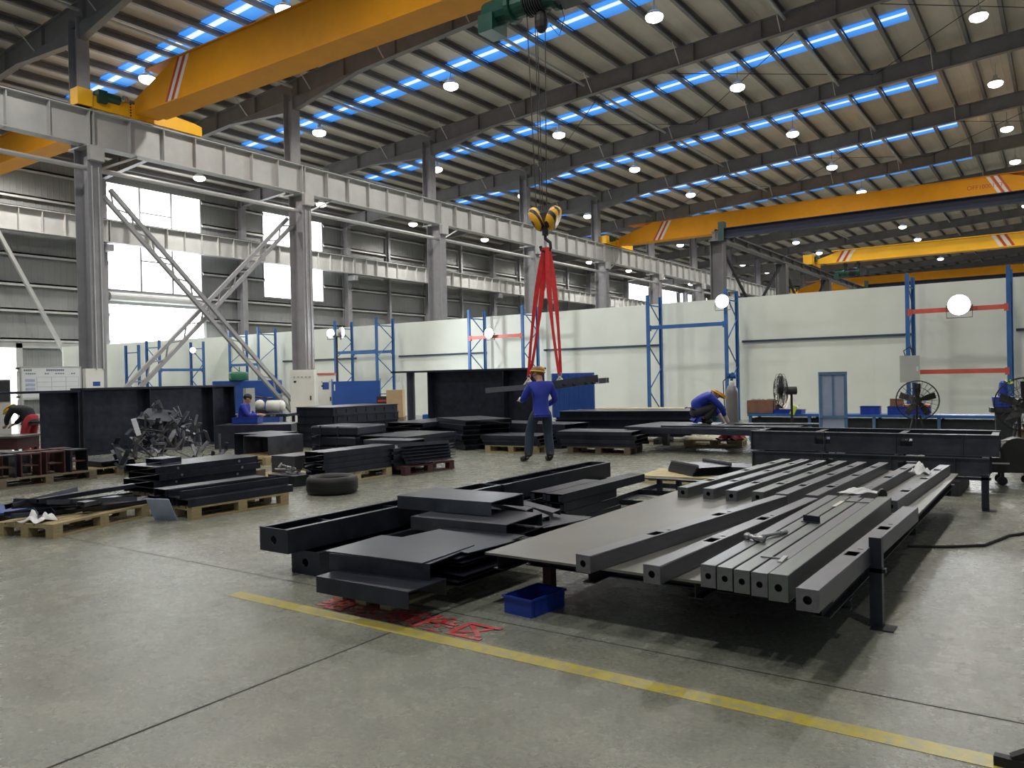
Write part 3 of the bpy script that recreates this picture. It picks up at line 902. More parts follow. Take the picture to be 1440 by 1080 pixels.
def rect_plate_faces(b, x0, x1, y0, y1, z, t, holes):
    """flat plate with rectangular cut-outs, thickness t downwards"""
    xs = sorted({x0, x1, *[h[0] for h in holes], *[h[1] for h in holes]})
    ys = sorted({y0, y1, *[h[2] for h in holes], *[h[3] for h in holes]})
    for i in range(len(xs) - 1):
        for k in range(len(ys) - 1):
            cx, cy = (xs[i] + xs[i + 1]) / 2, (ys[k] + ys[k + 1]) / 2
            if any(h[0] < cx < h[1] and h[2] < cy < h[3] for h in holes): continue
            b.box(xs[i], xs[i + 1], ys[k], ys[k + 1], z - t, z)


def end_plate(b, w, z0, z1, y, t, r):
    """square end plate with a round hole, thickness t along y"""
    n = 24; cz = (z0 + z1) / 2; vs = []; fs = []
    for yy in (y, y + t):
        for q in range(n):
            a = 2 * PI * q / n
            c, s = math.cos(a), math.sin(a)
            vs.append((r * c, yy, cz + r * s))
        for q in range(n):
            a = 2 * PI * q / n
            c, s = math.cos(a), math.sin(a)
            k = 1 / max(abs(c), abs(s))
            vs.append((w / 2 * c * k, yy, cz + (z1 - z0) / 2 * s * k))
    for q in range(n):
        p = (q + 1) % n
        fs += [(q, p, n + p, n + q), (2 * n + q, 3 * n + q, 3 * n + p, 2 * n + p), (q, 2 * n + q, 2 * n + p, p), (n + q, n + p, 3 * n + p, 3 * n + q)]
    b.add(vs, fs)


def box_tube(lab, loc, rz, L, w, h, m, cuts, group, holes=True, name='box_section'):
    """rectangular hollow section lying along local y, cut-outs in its top face"""
    t = thing(name, lab, 'steel section', loc, rz, group)
    b = MB(); k = .006
    rect_plate_faces(b, -w / 2, w / 2, 0, L, h, k, [(-.032, .032, c, c + .13) for c in cuts] + [(.0, .026, c + .2, c + .226) for c in cuts])
    b.box(-w / 2, w / 2, 0, L, 0, k)
    b.box(-w / 2, -w / 2 + k, 0, L, k, h - k); b.box(w / 2 - k, w / 2, 0, L, k, h - k)
    b.build('tube', m, t, bevel=.003)
    for y in (-.006, L):
        e = MB(); end_plate(e, w, .0, h, y, .006, min(w, h) * .2)
        e.build('end_plate', m, t)
    MB().box(-w / 2 + k, w / 2 - k, .02, .03, k, h - k).build('hollow_shade', 'hole', t)  # near-black sheet stands for the shade inside the hollow end
    return t


# work table with its beams
tb = thing('welding_table', 'low steel work table carrying rows of hollow sections', 'table', (-2.12, 7.2, 0))
MB().box(-1.12, 1.12, -2.9, 2.9, .355, .37).build('table_plate', 'tabletop', tb)
b = MB()
for x in (-1.05, -.35, .35, 1.05): b.prism(Hprof(.08, .1, .008, .006), (x, -2.85, .3), (x, 2.85, .3))
for y in (-2.4, 0, 2.4): b.prism(Hprof(.08, .06, .008, .006), (-1.1, y, .22), (1.1, y, .22))
b.build('under_frame', 'darkmetal', tb)
for x, y, hh in ((-.9, -2.42, .3), (1.2, -2.05, .54), (-.9, 2.5, .3), (1.42, 2.75, .385), (.3, .4, .25), (-.9, .2, .25)):
    b = MB(); b.prism(Lprof(.07, .07, .008), (x, y, 0), (x, y, hh), (0, 1, 0))
    if x > 1: b.box(1.0, x + .02, y, y + .05, .33, .355)
    l = b.build('leg', 'rust' if x < 0 else 'steel', tb)
    b = MB(); b.box(x - .06, x + .07, y - .06, y + .07, 0, .008); b.build('foot', 'steel', l)
TZ = .37
FB = ((-2.39, 4.15, -7, 'farthest left, lying skewed'), (-1.93, 4.12, -3, 'second one, with a bright near end'))
for n, (x, y, a, w) in enumerate(FB):
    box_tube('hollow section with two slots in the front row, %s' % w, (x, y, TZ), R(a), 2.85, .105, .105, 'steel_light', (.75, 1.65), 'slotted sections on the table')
for n in range(4):
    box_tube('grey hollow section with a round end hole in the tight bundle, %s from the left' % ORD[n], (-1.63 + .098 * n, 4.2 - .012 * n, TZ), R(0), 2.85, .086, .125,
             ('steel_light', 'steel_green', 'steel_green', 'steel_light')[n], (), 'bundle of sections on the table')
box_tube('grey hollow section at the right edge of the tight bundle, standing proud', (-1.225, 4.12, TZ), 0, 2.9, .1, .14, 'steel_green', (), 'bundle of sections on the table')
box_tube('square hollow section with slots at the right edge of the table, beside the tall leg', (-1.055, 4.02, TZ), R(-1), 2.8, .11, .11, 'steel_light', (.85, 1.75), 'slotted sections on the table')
for n, (x, a) in enumerate(((-3.0, -3), (-2.76, -2.5), (-2.53, -2), (-2.3, -2), (-2.08, -2), (-1.83, -1.6), (-1.52, -1.5), (-1.2, -1.5))):
    w = ('first from the left', 'second from the left', 'third from the left', 'fourth from the left', 'fifth from the left', 'sixth from the left',
         'seventh from the left, by the white rag', 'last one, under the white glove')[n]
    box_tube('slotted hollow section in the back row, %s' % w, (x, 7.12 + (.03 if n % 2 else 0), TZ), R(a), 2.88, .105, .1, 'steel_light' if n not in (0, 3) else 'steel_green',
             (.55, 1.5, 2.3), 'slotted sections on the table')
BZ = TZ + .125
t = thing('hammer', 'ball hammer with a bright head lying on the bundle', 'hammer', (-1.6, 4.97, BZ + .02), R(66))
b = MB(); b.cyl((-.03, -.07, .0), (-.03, .0, .0), .024, .022); b.cyl((-.03, 0, .0), (-.03, .045, .0), .016); b.blob((-.03, .06, 0), (.024, .024, .022)); b.build('head', 'chrome', t, True)
b = MB(); b.cyl((-.03, .0, 0), (.3, .03, -.008), .009, .013); b.build('handle', 'chrome', t)
t = thing('steel_square', 'thin steel square lying across the near end of the bundle', 'set square', (-1.42, 4.52, BZ + .002), R(4))
b = MB(); b.box(-.02, .13, -.005, .012, 0, .004); b.build('blade', 'steel_green', t); b = MB(); b.box(.105, .13, -.16, 0, .013, .02); b.build('arm', 'chrome', t)
t = thing('angle_offcut', 'short angle offcut standing on the bundle', 'offcut', (-1.47, 5.74, BZ), R(-10))
b = MB(); b.prism(Lprof(.04, .045, .005), (-.06, 0, 0), (.06, 0, 0)); b.build('angle', 'steel', t)
t = thing('steel_square', 'steel square lying across the far end of the bundle', 'set square', (-1.4, 6.75, BZ + .002), R(0))
b = MB(); b.box(-.1, .14, 0, .02, 0, .005); b.build('blade', 'steel_green', t); b = MB(); b.box(-.1, -.07, -.3, 0, 0, .004); b.build('arm', 'offwhite', t)


def cloth(name, lab, cat, loc, rz, sx, sy, hz, m, seed=1, n=14):
    rnd = random.Random(seed); ph = [rnd.uniform(0, 6) for _ in range(6)]
    vs, fs = [], []
    for i in range(n):
        for k in range(n):
            u, v = i / (n - 1) * 2 - 1, k / (n - 1) * 2 - 1
            e = max(0, 1 - max(abs(u), abs(v)) ** 3)
            z = hz * (.5 + .5 * math.sin(5 * u + ph[0] + 2 * v)) * (.35 + .65 * e) + hz * .35 * math.sin(9 * v + ph[1] + 3 * u) * e
            vs.append((u * sx * (1 + .15 * math.sin(4 * v + ph[2])), v * sy * (1 + .2 * math.sin(3 * u + ph[3])), max(.002, z)))
    N = n * n
    vs += [(a, b_, max(0, c - .006)) for a, b_, c in vs]
    for i in range(n - 1):
        for k in range(n - 1):
            q = (i * n + k, i * n + k + 1, (i + 1) * n + k + 1, (i + 1) * n + k)
            fs += [q, tuple(x + N for x in q)[::-1]]
    for i in range(n - 1):
        for a, c in (((i * n), (i + 1) * n), (i * n + n - 1, (i + 1) * n + n - 1), (i, i + 1), ((n - 1) * n + i, (n - 1) * n + i + 1)):
            fs.append((a, c, c + N, a + N))
    o = MB().add(vs, fs).build(name, m, None, True)
    place(o, loc, rz); return tag(o, lab, cat)


cloth('rag', 'crumpled white rag lying on the sections at the middle of the table', 'rag', (-1.5, 7.42, TZ + .105), R(40), .16, .07, .04, 'rag', 3)
cloth('glove', 'balled white glove on the last section near the far end of the table', 'glove', (-1.24, 9.05, TZ + .1), R(10), .09, .07, .1, 'rag', 8)
t = thing('magnet_block', 'small dark clamp on the right of the white rag', 'clamp', (-1.3, 7.36, TZ + .1), R(20))
b = MB(); b.cyl((0, -.03, .03), (0, .03, .03), .03, n=14); b.box(-.035, .035, -.025, .025, 0, .03); b.build('body', 'black', t)

# blue bin by the table
def bin_box(name, lab, cat, loc, rz, L, W, h, m, group=None, ribs=5):
    t = thing(name, lab, cat, loc, rz, group)
    b = MB(); k = .006
    b.box(-L / 2, L / 2, -W / 2, W / 2, 0, k)
    b.box(-L / 2, L / 2, -W / 2, -W / 2 + k, k, h); b.box(-L / 2, L / 2, W / 2 - k, W / 2, k, h)
    b.box(-L / 2, -L / 2 + k, -W / 2 + k, W / 2 - k, k, h); b.box(L / 2 - k, L / 2, -W / 2 + k, W / 2 - k, k, h)
    for q in range(ribs):
        x = -L / 2 + L * (q + .5) / ribs
        b.box(x - .006, x + .006, -W / 2 - .006, -W / 2, .01, h - .012); b.box(x - .006, x + .006, W / 2, W / 2 + .006, .01, h - .012)
    b.build('body', m, t)
    b = MB(); e = .012
    b.box(-L / 2 - e, L / 2 + e, -W / 2 - e, -W / 2 + k, h - .014, h); b.box(-L / 2 - e, L / 2 + e, W / 2 - k, W / 2 + e, h - .014, h)
    b.box(-L / 2 - e, -L / 2 + k, -W / 2 + k, W / 2 - k, h - .014, h); b.box(L / 2 - k, L / 2 + e, -W / 2 + k, W / 2 - k, h - .014, h)
    b.build('rim', m, t)
    return t


bin_box('storage_bin', 'empty blue plastic bin on the floor by the table leg', 'bin', (-2.925, 4.42, 0), R(84), .35, .23, .12, 'bluebin')


# ---- two long channels stacked left of the table, each in two lengths
def long_channel(lab, x, y, z, L, w, h, hole):
    t = thing('long_channel', lab, 'steel channel', (x, y, z), 0, 'long open channels on the floor')
    b = MB(); k = .012
    b.box(-w / 2, w / 2, 0, L, 0, k); b.box(-w / 2, -w / 2 + k, 0, L, k, h); b.box(w / 2 - k, w / 2, 0, L, k, h)
    b.box(-w / 2 + k, -w / 2 + .05, 0, L, h - k, h); b.box(w / 2 - .05, w / 2 - k, 0, L, h - k, h)
    b.build('channel', 'steel', t)
    q = .55
    while q < L - .2:
        MB().box(-w / 2 + .05, w / 2 - .05, q, q + .01, k, h - .02).build('diaphragm', 'steel', t); q += .8
    for yy in (-.01, L):
        e = MB(); end_plate(e, w, 0, h, yy, .01, .035 if hole else .02); e.build('end_plate', 'steel', t)
    return t


long_channel('near length of the upper long open-topped channel, with a holed end plate', -5.2, 4.12, .195, 2.86, .34, .19, True)
long_channel('far length of the upper long open-topped channel, beyond the joint', -5.17, 7.02, .195, 2.42, .34, .19, True)
long_channel('near length of the lower long channel, set to the right under the upper one', -5.03, 4.29, 0, 2.7, .33, .19, True)
long_channel('far length of the lower long channel on the floor', -5.03, 7.03, 0, 2.3, .33, .19, True)


# ---- folded panels on a pallet in the foreground
def tray(lab, loc, rz, W, D, h, m, group, name='folded_sheet', up=False, k=.008, rot=None):
    """sheet with four folded sides; W along x, D along y"""
    t = thing(name, lab, 'steel panel', loc, rz, group)
    b = MB()
    if up:
        b.box(-W / 2, W / 2, -D / 2, D / 2, 0, k); z0, z1 = k, h
    else:
        b.box(-W / 2, W / 2, -D / 2, D / 2, h - k, h); z0, z1 = 0, h - k
    b.build('sheet', m, t)
    f = MB()
    f.box(-W / 2, W / 2, -D / 2, -D / 2 + k, z0, z1); f.build('folded_edge', m, t)
    MB().box(-W / 2, W / 2, D / 2 - k, D / 2, z0, z1).build('folded_edge', m, t)
    if rot: t.rotation_euler = rot
    return t


def flat(lab, loc, rz, W, D, k, m, group, name='steel_plate', rot=None, cat='steel plate'):
    o = MB().box(-W / 2, W / 2, -D / 2, D / 2, 0, k).build(name, m)
    place(o, loc, rz)
    if rot: o.rotation_euler = rot
    return tag(o, lab, cat, group)


FG = 'folded panels on the front pallet'
pallet(-4.02, 4.5, R(90), 'pale pallet under the folded panels beside the yellow line', 'wood_pale', 1.2, .56, .12)
tray('lowest folded panel of the front pile, sticking out toward the yellow line', (-3.78, 3.85, .12), R(1), .82, .38, .11, 'steel', FG)
tray('second folded panel of the front pile, set back from the lowest', (-3.87, 4.1, .23), R(7), .84, .42, .11, 'steel', FG)
flat('broad shiny plate lying on top of the front pile', (-3.92, 4.2, .341), R(4), .86, .62, .006, 'steel_plate', FG)
flat('second shiny plate behind the top plate of the front pile', (-3.78, 4.62, .335), R(-6), .8, .5, .006, 'steel_plate', FG)
for n, (x, y, z, a, w, d) in enumerate(((-3.92, 4.42, .31, 3, .62, .9), (-3.86, 4.5, .28, -2, .62, .95), (-3.94, 4.46, .25, 4, .64, .9), (-3.85, 4.5, .2, -2, .66, 1.0), (-3.9, 4.42, .16, 2, .64, .95), (-3.88, 4.46, .13, 0, .66, 1.0))):
    flat('thin dark sheet at the right side of the front pile, %s from the top' % ORD[n], (x + .1, y + .25, z), R(a), w + .12, d, .006, 'steel', FG)
tray('long narrow folded tray, upper one, leaning on the long channel behind the front pile', (-4.5, 5.62, .385), R(4), 1.0, .55, .115, 'steel_plate', FG)
tray('long narrow folded tray, lower one, behind the front pile', (-4.15, 5.4, .27), R(4), .95, .6, .11, 'steel_mid', FG)
tray('folded tray buried under the two narrow trays', (-4.15, 5.55, .15), R(2), .9, .62, .11, 'steel', FG)
tray('folded tray on the floor at the bottom behind the front pile', (-4.2, 5.6, .02), R(-3), .9, .66, .12, 'steel', FG)
# loose channels thrown on the pile
LCG = 'loose short channels fanned on the pile'
for n, (x, y, z, a, e) in enumerate(((-4.16, 6.28, .29, -14, -4), (-4.14, 6.12, .28, -22, -6), (-4.18, 5.98, .27, -26, -8), (-4.22, 5.85, .265, -30, -10), (-4.3, 6.0, .34, -8, -5))):
    t = thing('short_channel', 'loose short channel fanned on the pile by the table, %s from the back' % ORD[n], 'steel channel', (x, y, z), 0, LCG)
    MB().prism(Uprof(.1, .05, .005), (-.33, 0, 0), (.33, 0, 0)).build('channel', 'steel_light', t)
    t.rotation_euler = (R(8), R(-e), R(a))
flat('sheet lying under the fanned channels', (-3.98, 6.1, .25), R(-12), .75, .6, .006, 'steel_plate', LCG)
flat('dark sheet under the fanned channels near the floor', (-4.0, 6.2, .12), R(5), .7, .7, .1, 'steel', LCG)
# stacked channels by the table
CG = 'stacked channels beside the table'
for c in range(2):
    for r_ in range(4):
        L = (1.15 if c else 1.1) if not (c == 1 and r_ == 3) else 1.85
        t = thing('channel_section', 'dark channel in the %s column of the stack by the table, %s layer from top' % (('left', 'right')[c], ORD[3 - r_]), 'steel channel',
                  (-4.42 + .205 * c, 6.8 + .03 * ((r_ * 7 + c * 3) % 4 - 1.5), .01 + .092 * r_), R((r_ % 3 - 1) * .5), CG)
        MB().prism(Uprof(.195, .088, .007), (0, 0, 0), (0, L, 0)).build('channel', 'steel', t)
        e = MB()
        e.box(-.09, -.05, .004, .01, .012, .07); e.box(.05, .09, .004, .01, .012, .07); e.build('lip', 'steel_mid', t)
# low frame between channels and trays
t = thing('low_stand', 'low dark steel frame lying beyond the stacked channels', 'frame', (-4.0, 9.2, .02), R(2))
b = MB()
for y in (-.75, .1, .75): b.prism(Lprof(.06, .06, .006), (-.5, y, 0), (.6, y, 0))
for x in (-.5, .55): b.prism(Lprof(.06, .06, .006), (x, -.75, 0), (x, .8, 0))
b.build('frame', 'steel', t)
b = MB()
for x in (-.2, .05): b.box(x, x + .05, -.05, .02, .06, .22)
b.box(-.45, .5, -.1, .0, .22, .235); b.build('bracket', 'steel', t)

# tray stack on the pale pallet
pallet(-4.55, 10.95, R(6), 'pale new pallet under the small stack of shallow trays', 'wood_pale', 1.1, .9, .1)
for n in range(6):
    tray('shallow dark tray on the pale pallet, %s from the top' % ORD[5 - n], (-4.42 + .012 * n, 11.02, .1 + .024 * n), R(-38 + n * .6), .72, .55, .05, 'steel' if n < 5 else 'steel_light', 'shallow trays on the pale pallet', 'shallow_tray', True, .004)
flat('dark plates stepped on the floor at the left end of the frame stack', (-3.95, 11.35, .02), R(5), .5, .5, .18, 'steel', None)


# ---- stack of frames with cut-outs
def slotted_frame(lab, loc, rz, L, D, h):
    t = thing('steel_skid', lab, 'steel frame', loc, rz, 'slotted steel frames')
    for y0 in (0, D - .1):
        b = MB(); k = .008
        hs = [(c, c + .22, .1, .2) for c in (.85, 1.85) if c + .2 < L]
        # web with cut-outs, in local x-z
        xs = sorted({0, L, *[q for h_ in hs for q in h_[:2]]}); zs = sorted({0, h, .1, .2})
        for i in range(len(xs) - 1):
            for j_ in range(len(zs) - 1):
                cx, cz = (xs[i] + xs[i + 1]) / 2, (zs[j_] + zs[j_ + 1]) / 2
                if any(a < cx < c and d < cz < e for a, c, d, e in hs): continue
                b.box(xs[i], xs[i + 1], y0 + .04, y0 + .04 + k, zs[j_], zs[j_ + 1])
        b.box(0, L, y0, y0 + .1, h - k, h); b.box(0, L, y0, y0 + .1, 0, k)
        for x in (.02, L * .33, L * .62, L * .87): b.box(x, x + k, y0 + .005, y0 + .095, k, h - k)
        b.build('side_member', 'steel_mid', t)
    for x in (.0, L * .27, L * .62, L - .1):
        MB().prism(Hprof(.08, h - .03, .008, .006), (x + .05, .1, h / 2), (x + .05, D - .1, h / 2)).build('cross_member', 'steel', t)
    return t


slotted_frame('upper slotted steel frame of the long stack behind the table', (-3.7, 11.2, .45), R(2), 3.02, .95, .265)
slotted_frame('lower slotted steel frame of the long stack behind the table', (-3.62, 11.0, .18), R(2), 2.85, .95, .265)
for n, x in enumerate((-3.3, -2.2, -1.15)):
    o = MB().box(-.08, .08, -.6, .6, 0, .18).build('bearer', 'darkmetal'); place(o, (x, 11.5, 0), 0)
    tag(o, 'dark bearer on the floor under the %s of the frame stack' % ('left end', 'middle', 'right end')[n], 'bearer', 'bearers under the frames')
# ------------------------------------------------------------------ left-hand pallets and stacks
def panel_stack(n, x, y, z, rz, L, W, h, words, group, jit=.02, name='folded_plate', seed=1, hole=False, m='steel'):
    """n folded plates stacked; L along local y, W along local x"""
    rnd = random.Random(seed)
    for q in range(n):
        k_ = n - 1 - q
        lab = 'dark steel plate %s, %s' % (words, 'topmost' if k_ == 0 else ORD[k_] + ' from top')
        t = thing(name, lab, 'steel plate', (x + rnd.uniform(-jit, jit), y + rnd.uniform(-jit, jit), z + h * q), rz + R(rnd.uniform(-1, 1)), group)
        k = .007
        b = MB(); b.box(-W / 2, W / 2, -L / 2, L / 2, h - k - .002, h - .002); b.build('sheet', m, t)
        MB().box(-W / 2, -W / 2 + k, -L / 2, L / 2, 0, h - k).build('folded_edge', m, t); MB().box(W / 2 - k, W / 2, -L / 2, L / 2, 0, h - k).build('folded_edge', m, t)
        if hole:
            b = MB()
            for s in (-.3, .3): b.cyl((W / 2 - .005, s * L, h * .5), (W / 2 + .003, s * L, h * .5), .018, n=10)
            b.build('bolt_hole', 'chrome', t)


pallet(-9.86, 6.5, R(90), 'pallet under the tallest shiny plate stack at the left', 'wood_old', 1.45, .76)
panel_stack(4, -9.86, 6.5, .145, 0, 1.55, .72, .088, 'in the tallest shiny stack left of the tyre', 'plates in the tall shiny stack', .03, seed=4, hole=True)
t = thing('steel_block', 'small dark block standing on the tall shiny stack', 'offcut', (-9.95, 6.1, .497), R(8))
b = MB(); b.prism(Uprof(.3, .07, .006), (0, -.16, 0), (0, .16, 0)); b.build('channel', 'steel', t)
pallet(-8.55, 6.02, R(87), 'pallet nearest the tall shiny stack, with its open side facing the camera', 'wood', 1.32, .82)
for n, (x, z, L) in enumerate(((-8.3, .145, 1.45), (-8.62, .145, 1.45), (-8.88, .145, 1.4), (-8.45, .235, 1.5), (-8.75, .235, 1.4))):
    t = thing('channel_section', 'dark channel on the low pallet in front of the tall shiny stack, %s' % ('lower right', 'lower middle', 'lower left', 'upper right', 'upper left')[n], 'steel channel', (x, 5.3, z), R(-2), 'channels on the low pallet')
    MB().prism(Uprof(.25, .088, .008, n % 2 == 0), (0, 0, 0), (0, L, 0)).build('channel', 'steel', t)
flat('blue-grey plate leaning on the corner of the low pallet', (-8.42, 5.12, .13), 0, .3, .3, .008, 'film', None, rot=(R(-62), 0, R(20)))
# front-left scrap pallet
pallet(-9.05, 4.5, R(108), 'front-left pallet loaded with tangled flat bars', 'wood', 1.35, .75)
pallet(-10.15, 4.05, R(100), 'weathered pallet at the left edge beside the tangled bars', 'wood_old', 1.2, .8)
rnd = random.Random(5)
SG = 'tangled bars on the front-left pallet'
bars = ((-9.35, 4.55, .2, 70, 1.1, .1, 'steel'), (-9.1, 4.35, .16, 100, 1.2, .12, 'steel'), (-9.0, 4.75, .22, 128, 1.0, .09, 'steel_mid'), (-9.3, 4.3, .25, 20, .8, .14, 'steel'),
        (-8.95, 4.9, .17, 95, .9, .13, 'steel'), (-9.45, 4.8, .17, 60, 1.0, .1, 'steel_mid'), (-9.2, 4.7, .3, 85, 1.05, .08, 'steel'), (-9.05, 4.15, .18, 160, .6, .16, 'steel'), (-9.6, 4.4, .26, 110, .9, .12, 'steel'),
        (-8.9, 4.6, .25, 75, .9, .06, 'steel_mid'))
for n, (x, y, z, a, L, w, m) in enumerate(bars):
    t = thing('flat_bar', 'dark channel offcut tangled on the front-left pallet, piece %s from the bottom' % ORD[n], 'steel bar', (x, y, z), 0, SG)
    MB().prism(Uprof(w, .05, .006, n % 2 == 0), (-L / 2, 0, 0), (L / 2, 0, 0)).build('channel', m, t)
    t.rotation_euler = (R(rnd.uniform(-14, 14)), R(rnd.uniform(-5, 5)), R(a))
flat('blue plate lying on the weathered pallet at the left edge', (-10.05, 4.1, .15), R(20), .7, .5, .02, 'bluepanel', None)
cloth('plastic_wrap', 'crumpled pale plastic wrap on the corner of the front-left pallet', 'wrap', (-8.83, 3.98, .147), R(20), .14, .1, .1, 'rag', 5)
# brown bracket pallet
pallet(-13.75, 6.2, R(90), 'weathered pallet under the dark red brackets at the left edge', 'wood_old', 1.5, .9)
for n in range(8):
    x, y = -13.55 - .5 * (n % 2), 5.62 + .36 * (n // 2)
    t = thing('bracket', 'dark red-brown bracket on the weathered pallet, %s from the left in the %s row' % (ORD[n // 2], ('front', 'back')[n % 2]), 'bracket', (x, y, .145), R((n * 37) % 14 - 7), 'dark red brackets')
    b = MB(); b.prism(Uprof(.3, .36, .02), (-.16, 0, 0), (.16, 0, 0)); b.build('saddle', 'rust' if n % 3 else 'steel', t)
    b = MB(); b.box(-.16, .16, -.1, .1, .16, .175); b.build('shelf', 'rust', t)
for n in range(5):
    flat('dark plate in the small pile beside the red brackets, %s from the bottom' % ORD[n], (-13.95, 5.25, .15 + .055 * n), R(n * 3), .5, .4, .04, 'steel_mid', 'small plates by the brackets')
pallet(-13.95, 7.5, R(90), 'small pallet with flat plates between the brackets and the scrap heap', 'wood', 1.1, .8)
panel_stack(2, -13.95, 7.5, .145, R(90), .75, .6, .05, 'on the small pallet by the scrap heap', 'plates by the scrap heap', .05, seed=9)

# tangled scrap heap
HG = 'bent brackets in the scrap heap'
pallet(-13.3, 8.25, R(90), 'dark pallet under the heap of bent brackets', 'wood_old', 1.4, 1.0)
rnd = random.Random(21)
for n in range(60):
    u = n / 59
    hz = .18 + .74 * u
    rr = .8 * (1 - u) ** .8 + .05
    a = rnd.uniform(0, 2 * PI)
    x, y = -13.3 + rr * math.cos(a) * .9, 8.2 + rr * math.sin(a) * 1.1
    t = thing('bent_bracket', 'bent steel bracket in the tangled scrap heap before the big girder', 'bracket', (x, y, hz), 0, HG)
    s = rnd.uniform(.18, .32); w = rnd.uniform(.015, .045)
    b = MB(); b.box(-s, s * .8, -w, w, 0, .01); b.box(s * .8 - .01, s * .8, -w, w, .01, s * rnd.uniform(.7, 1.4))
    if n % 3 == 0: b.box(-s, -s + .01, -w, w, .01, s * .6)
    b.build('strip', ('steel_mid', 'steel_light', 'steel_plate', 'steel_light', 'steel_light')[n % 5], t)
    t.rotation_euler = (R(rnd.uniform(-40, 40)), R(rnd.uniform(-45, 45)), rnd.uniform(0, 6.28))
flat('blue-grey triangular plate on top of the scrap heap', (-13.25, 8.05, 1.0), R(30), .62, .4, .01, 'steel_plate', None, rot=(R(25), R(6), R(30)))

# tyre
t = thing('tyre', 'used car tyre lying flat on the floor', 'tyre', (-8.36, 7.62, 0))
b = MB(); b.lathe([(.2, .05), (.25, .015), (.3, .0), (.335, .02), (.35, .06), (.35, .18), (.335, .22), (.3, .24), (.25, .225), (.2, .19), (.215, .15), (.23, .12), (.215, .09), (.2, .05)], 40)
b.f = [f for f in b.f if len(f) == 4]
b.build('casing', 'black', t, True)
b = MB()
for z in (.07, .1, .14, .17): b.tube([(.352 * math.cos(2 * PI * q / 40), .352 * math.sin(2 * PI * q / 40), z) for q in range(40)], .004, 4, True)
b.build('tread_rib', 'black', t)
# stock beside the tyre
pallet(-9.45, 8.75, R(88), 'bright pallet behind the tyre, under the low plate stack', 'wood_pale', 1.45, .9)
panel_stack(4, -9.2, 8.8, .145, R(-1), 1.5, .42, .088, 'in the low stack right behind the tyre', 'plates behind the tyre', .02, 'folded_plate', 6)
tray('dark box section on the floor end left of the stack behind the tyre', (-10.25, 8.55, .1), R(5), .5, .5, .27, 'steel_mid', None, 'steel_box')
pallet(-10.3, 8.3, R(88), 'pallet under the dark box left of the tyre', 'wood', 1.2, .7, .1)
t = thing('chain_heap', 'small heap of bright shackles and offcuts left of the tyre', 'hardware', (-9.6, 7.95, .0))
b = MB(); rnd = random.Random(3)
b.box(-.3, .3, -.2, .2, 0, .16)
b.build('box', 'steel', t)
b = MB()
for q in range(14):
    x, y, z = rnd.uniform(-.2, .28), rnd.uniform(-.16, .16), rnd.uniform(.17, .28)
    b.tube([(x, y, z), (x + rnd.uniform(-.1, .1), y + rnd.uniform(-.1, .1), z + rnd.uniform(-.03, .06)), (x + rnd.uniform(-.1, .1), y + .05, z)], .014, 5)
tag(b.build('offcut', 'chrome', t), kind='stuff')
t = thing('wood_block', 'short wooden block on the floor stock left of the tyre', 'block', (-9.95, 7.55, .0), R(20)); MB().box(-.12, .12, -.1, .1, 0, .25).build('block', 'wood_old', t)
# leaning plate stack on the reddish pallet
pallet(-9.15, 10.1, R(86), 'reddish dark pallet under the plates stacked askew', 'rust', 1.15, .95)
panel_stack(6, -9.35, 9.9, .145, R(3), .95, .8, .048, 'in the askew stack beyond the tyre', 'plates in the askew stack', .03, 'folded_plate', 12)
for n in range(6):
    t = thing('angle_plate', 'angled plate fanned on the right of the askew stack, %s from the bottom' % ORD[n], 'steel plate', (-8.78 - .02 * n, 10.15, .16 + .05 * n), 0, 'fanned angle plates')
    MB().prism(Lprof(.16, .08, .007), (0, -.5, 0), (0, .5, 0)).build('angle', 'steel_mid' if n % 2 else 'steel_plate', t)
    t.rotation_euler = (0, R(-14), R(-8 - 2 * n))
tray('greyish folded plate on top of the askew stack', (-9.75, 10.35, .435), R(10), .95, .5, .06, 'steel_mid', None)
# dark stacks in the middle distance
pallet(-12.75, 10.2, R(90), 'pallet under the squat dark boxes in the middle distance', 'wood', 1.3, 1.0)
tray('squat dark box standing on the pallet before the blue screen', (-12.9, 10.25, .145), R(90), .85, .75, .36, 'steel_mid', None, 'steel_box')
tray('wide dark plate box beside the squat box', (-13.7, 10.7, .05), R(90), .9, .9, .45, 'steel', None, 'steel_box')
for n in range(3):
    t = thing('ring_plate', 'dark drum-like plate bundle before the white cabinets, %s from the top' % ORD[2 - n], 'steel bundle', (-12.35, 11.75, .0 + .21 * n), R(4 * n), 'drum-like bundles')
    b = MB(); b.box(-.6, .6, -.5, .5, .01, .2); b.build('body', 'steel', t, bevel=.03)
    b = MB()
    for x in (-.35, .1): b.box(x, x + .03, -.512, -.5, .0, .205)
    b.build('band', 'darkmetal', t)
for n in range(5):
    t = thing('boxed_plate', 'long dark boxed panel in the high stack before the white cabinets, %s from the top' % ORD[4 - n], 'steel panel', (-14.25 + .03 * (n % 2), 13.55, .0 + .19 * n), R(-2), 'boxed panels in the high stack')
    b = MB(); L, W, h = 2.1, 1.3, .185
    b.box(-W / 2, W / 2, -L / 2, L / 2, h - .012, h); b.box(-W / 2, W / 2, -L / 2, L / 2, .0, .012)
    b.box(W / 2 - .05, W / 2 - .035, -L / 2, L / 2, .012, h - .012); b.box(-W / 2, W / 2, -L / 2 + .03, -L / 2 + .045, .012, h - .012)
    b.build('panel', 'steel', t)
    for y in [-.9 + .3 * q for q in range(7)]: MB().box(W / 2 - .035, W / 2 - .02, y, y + .08, .05, h - .05).build('stiffener', 'darkmetal', t)
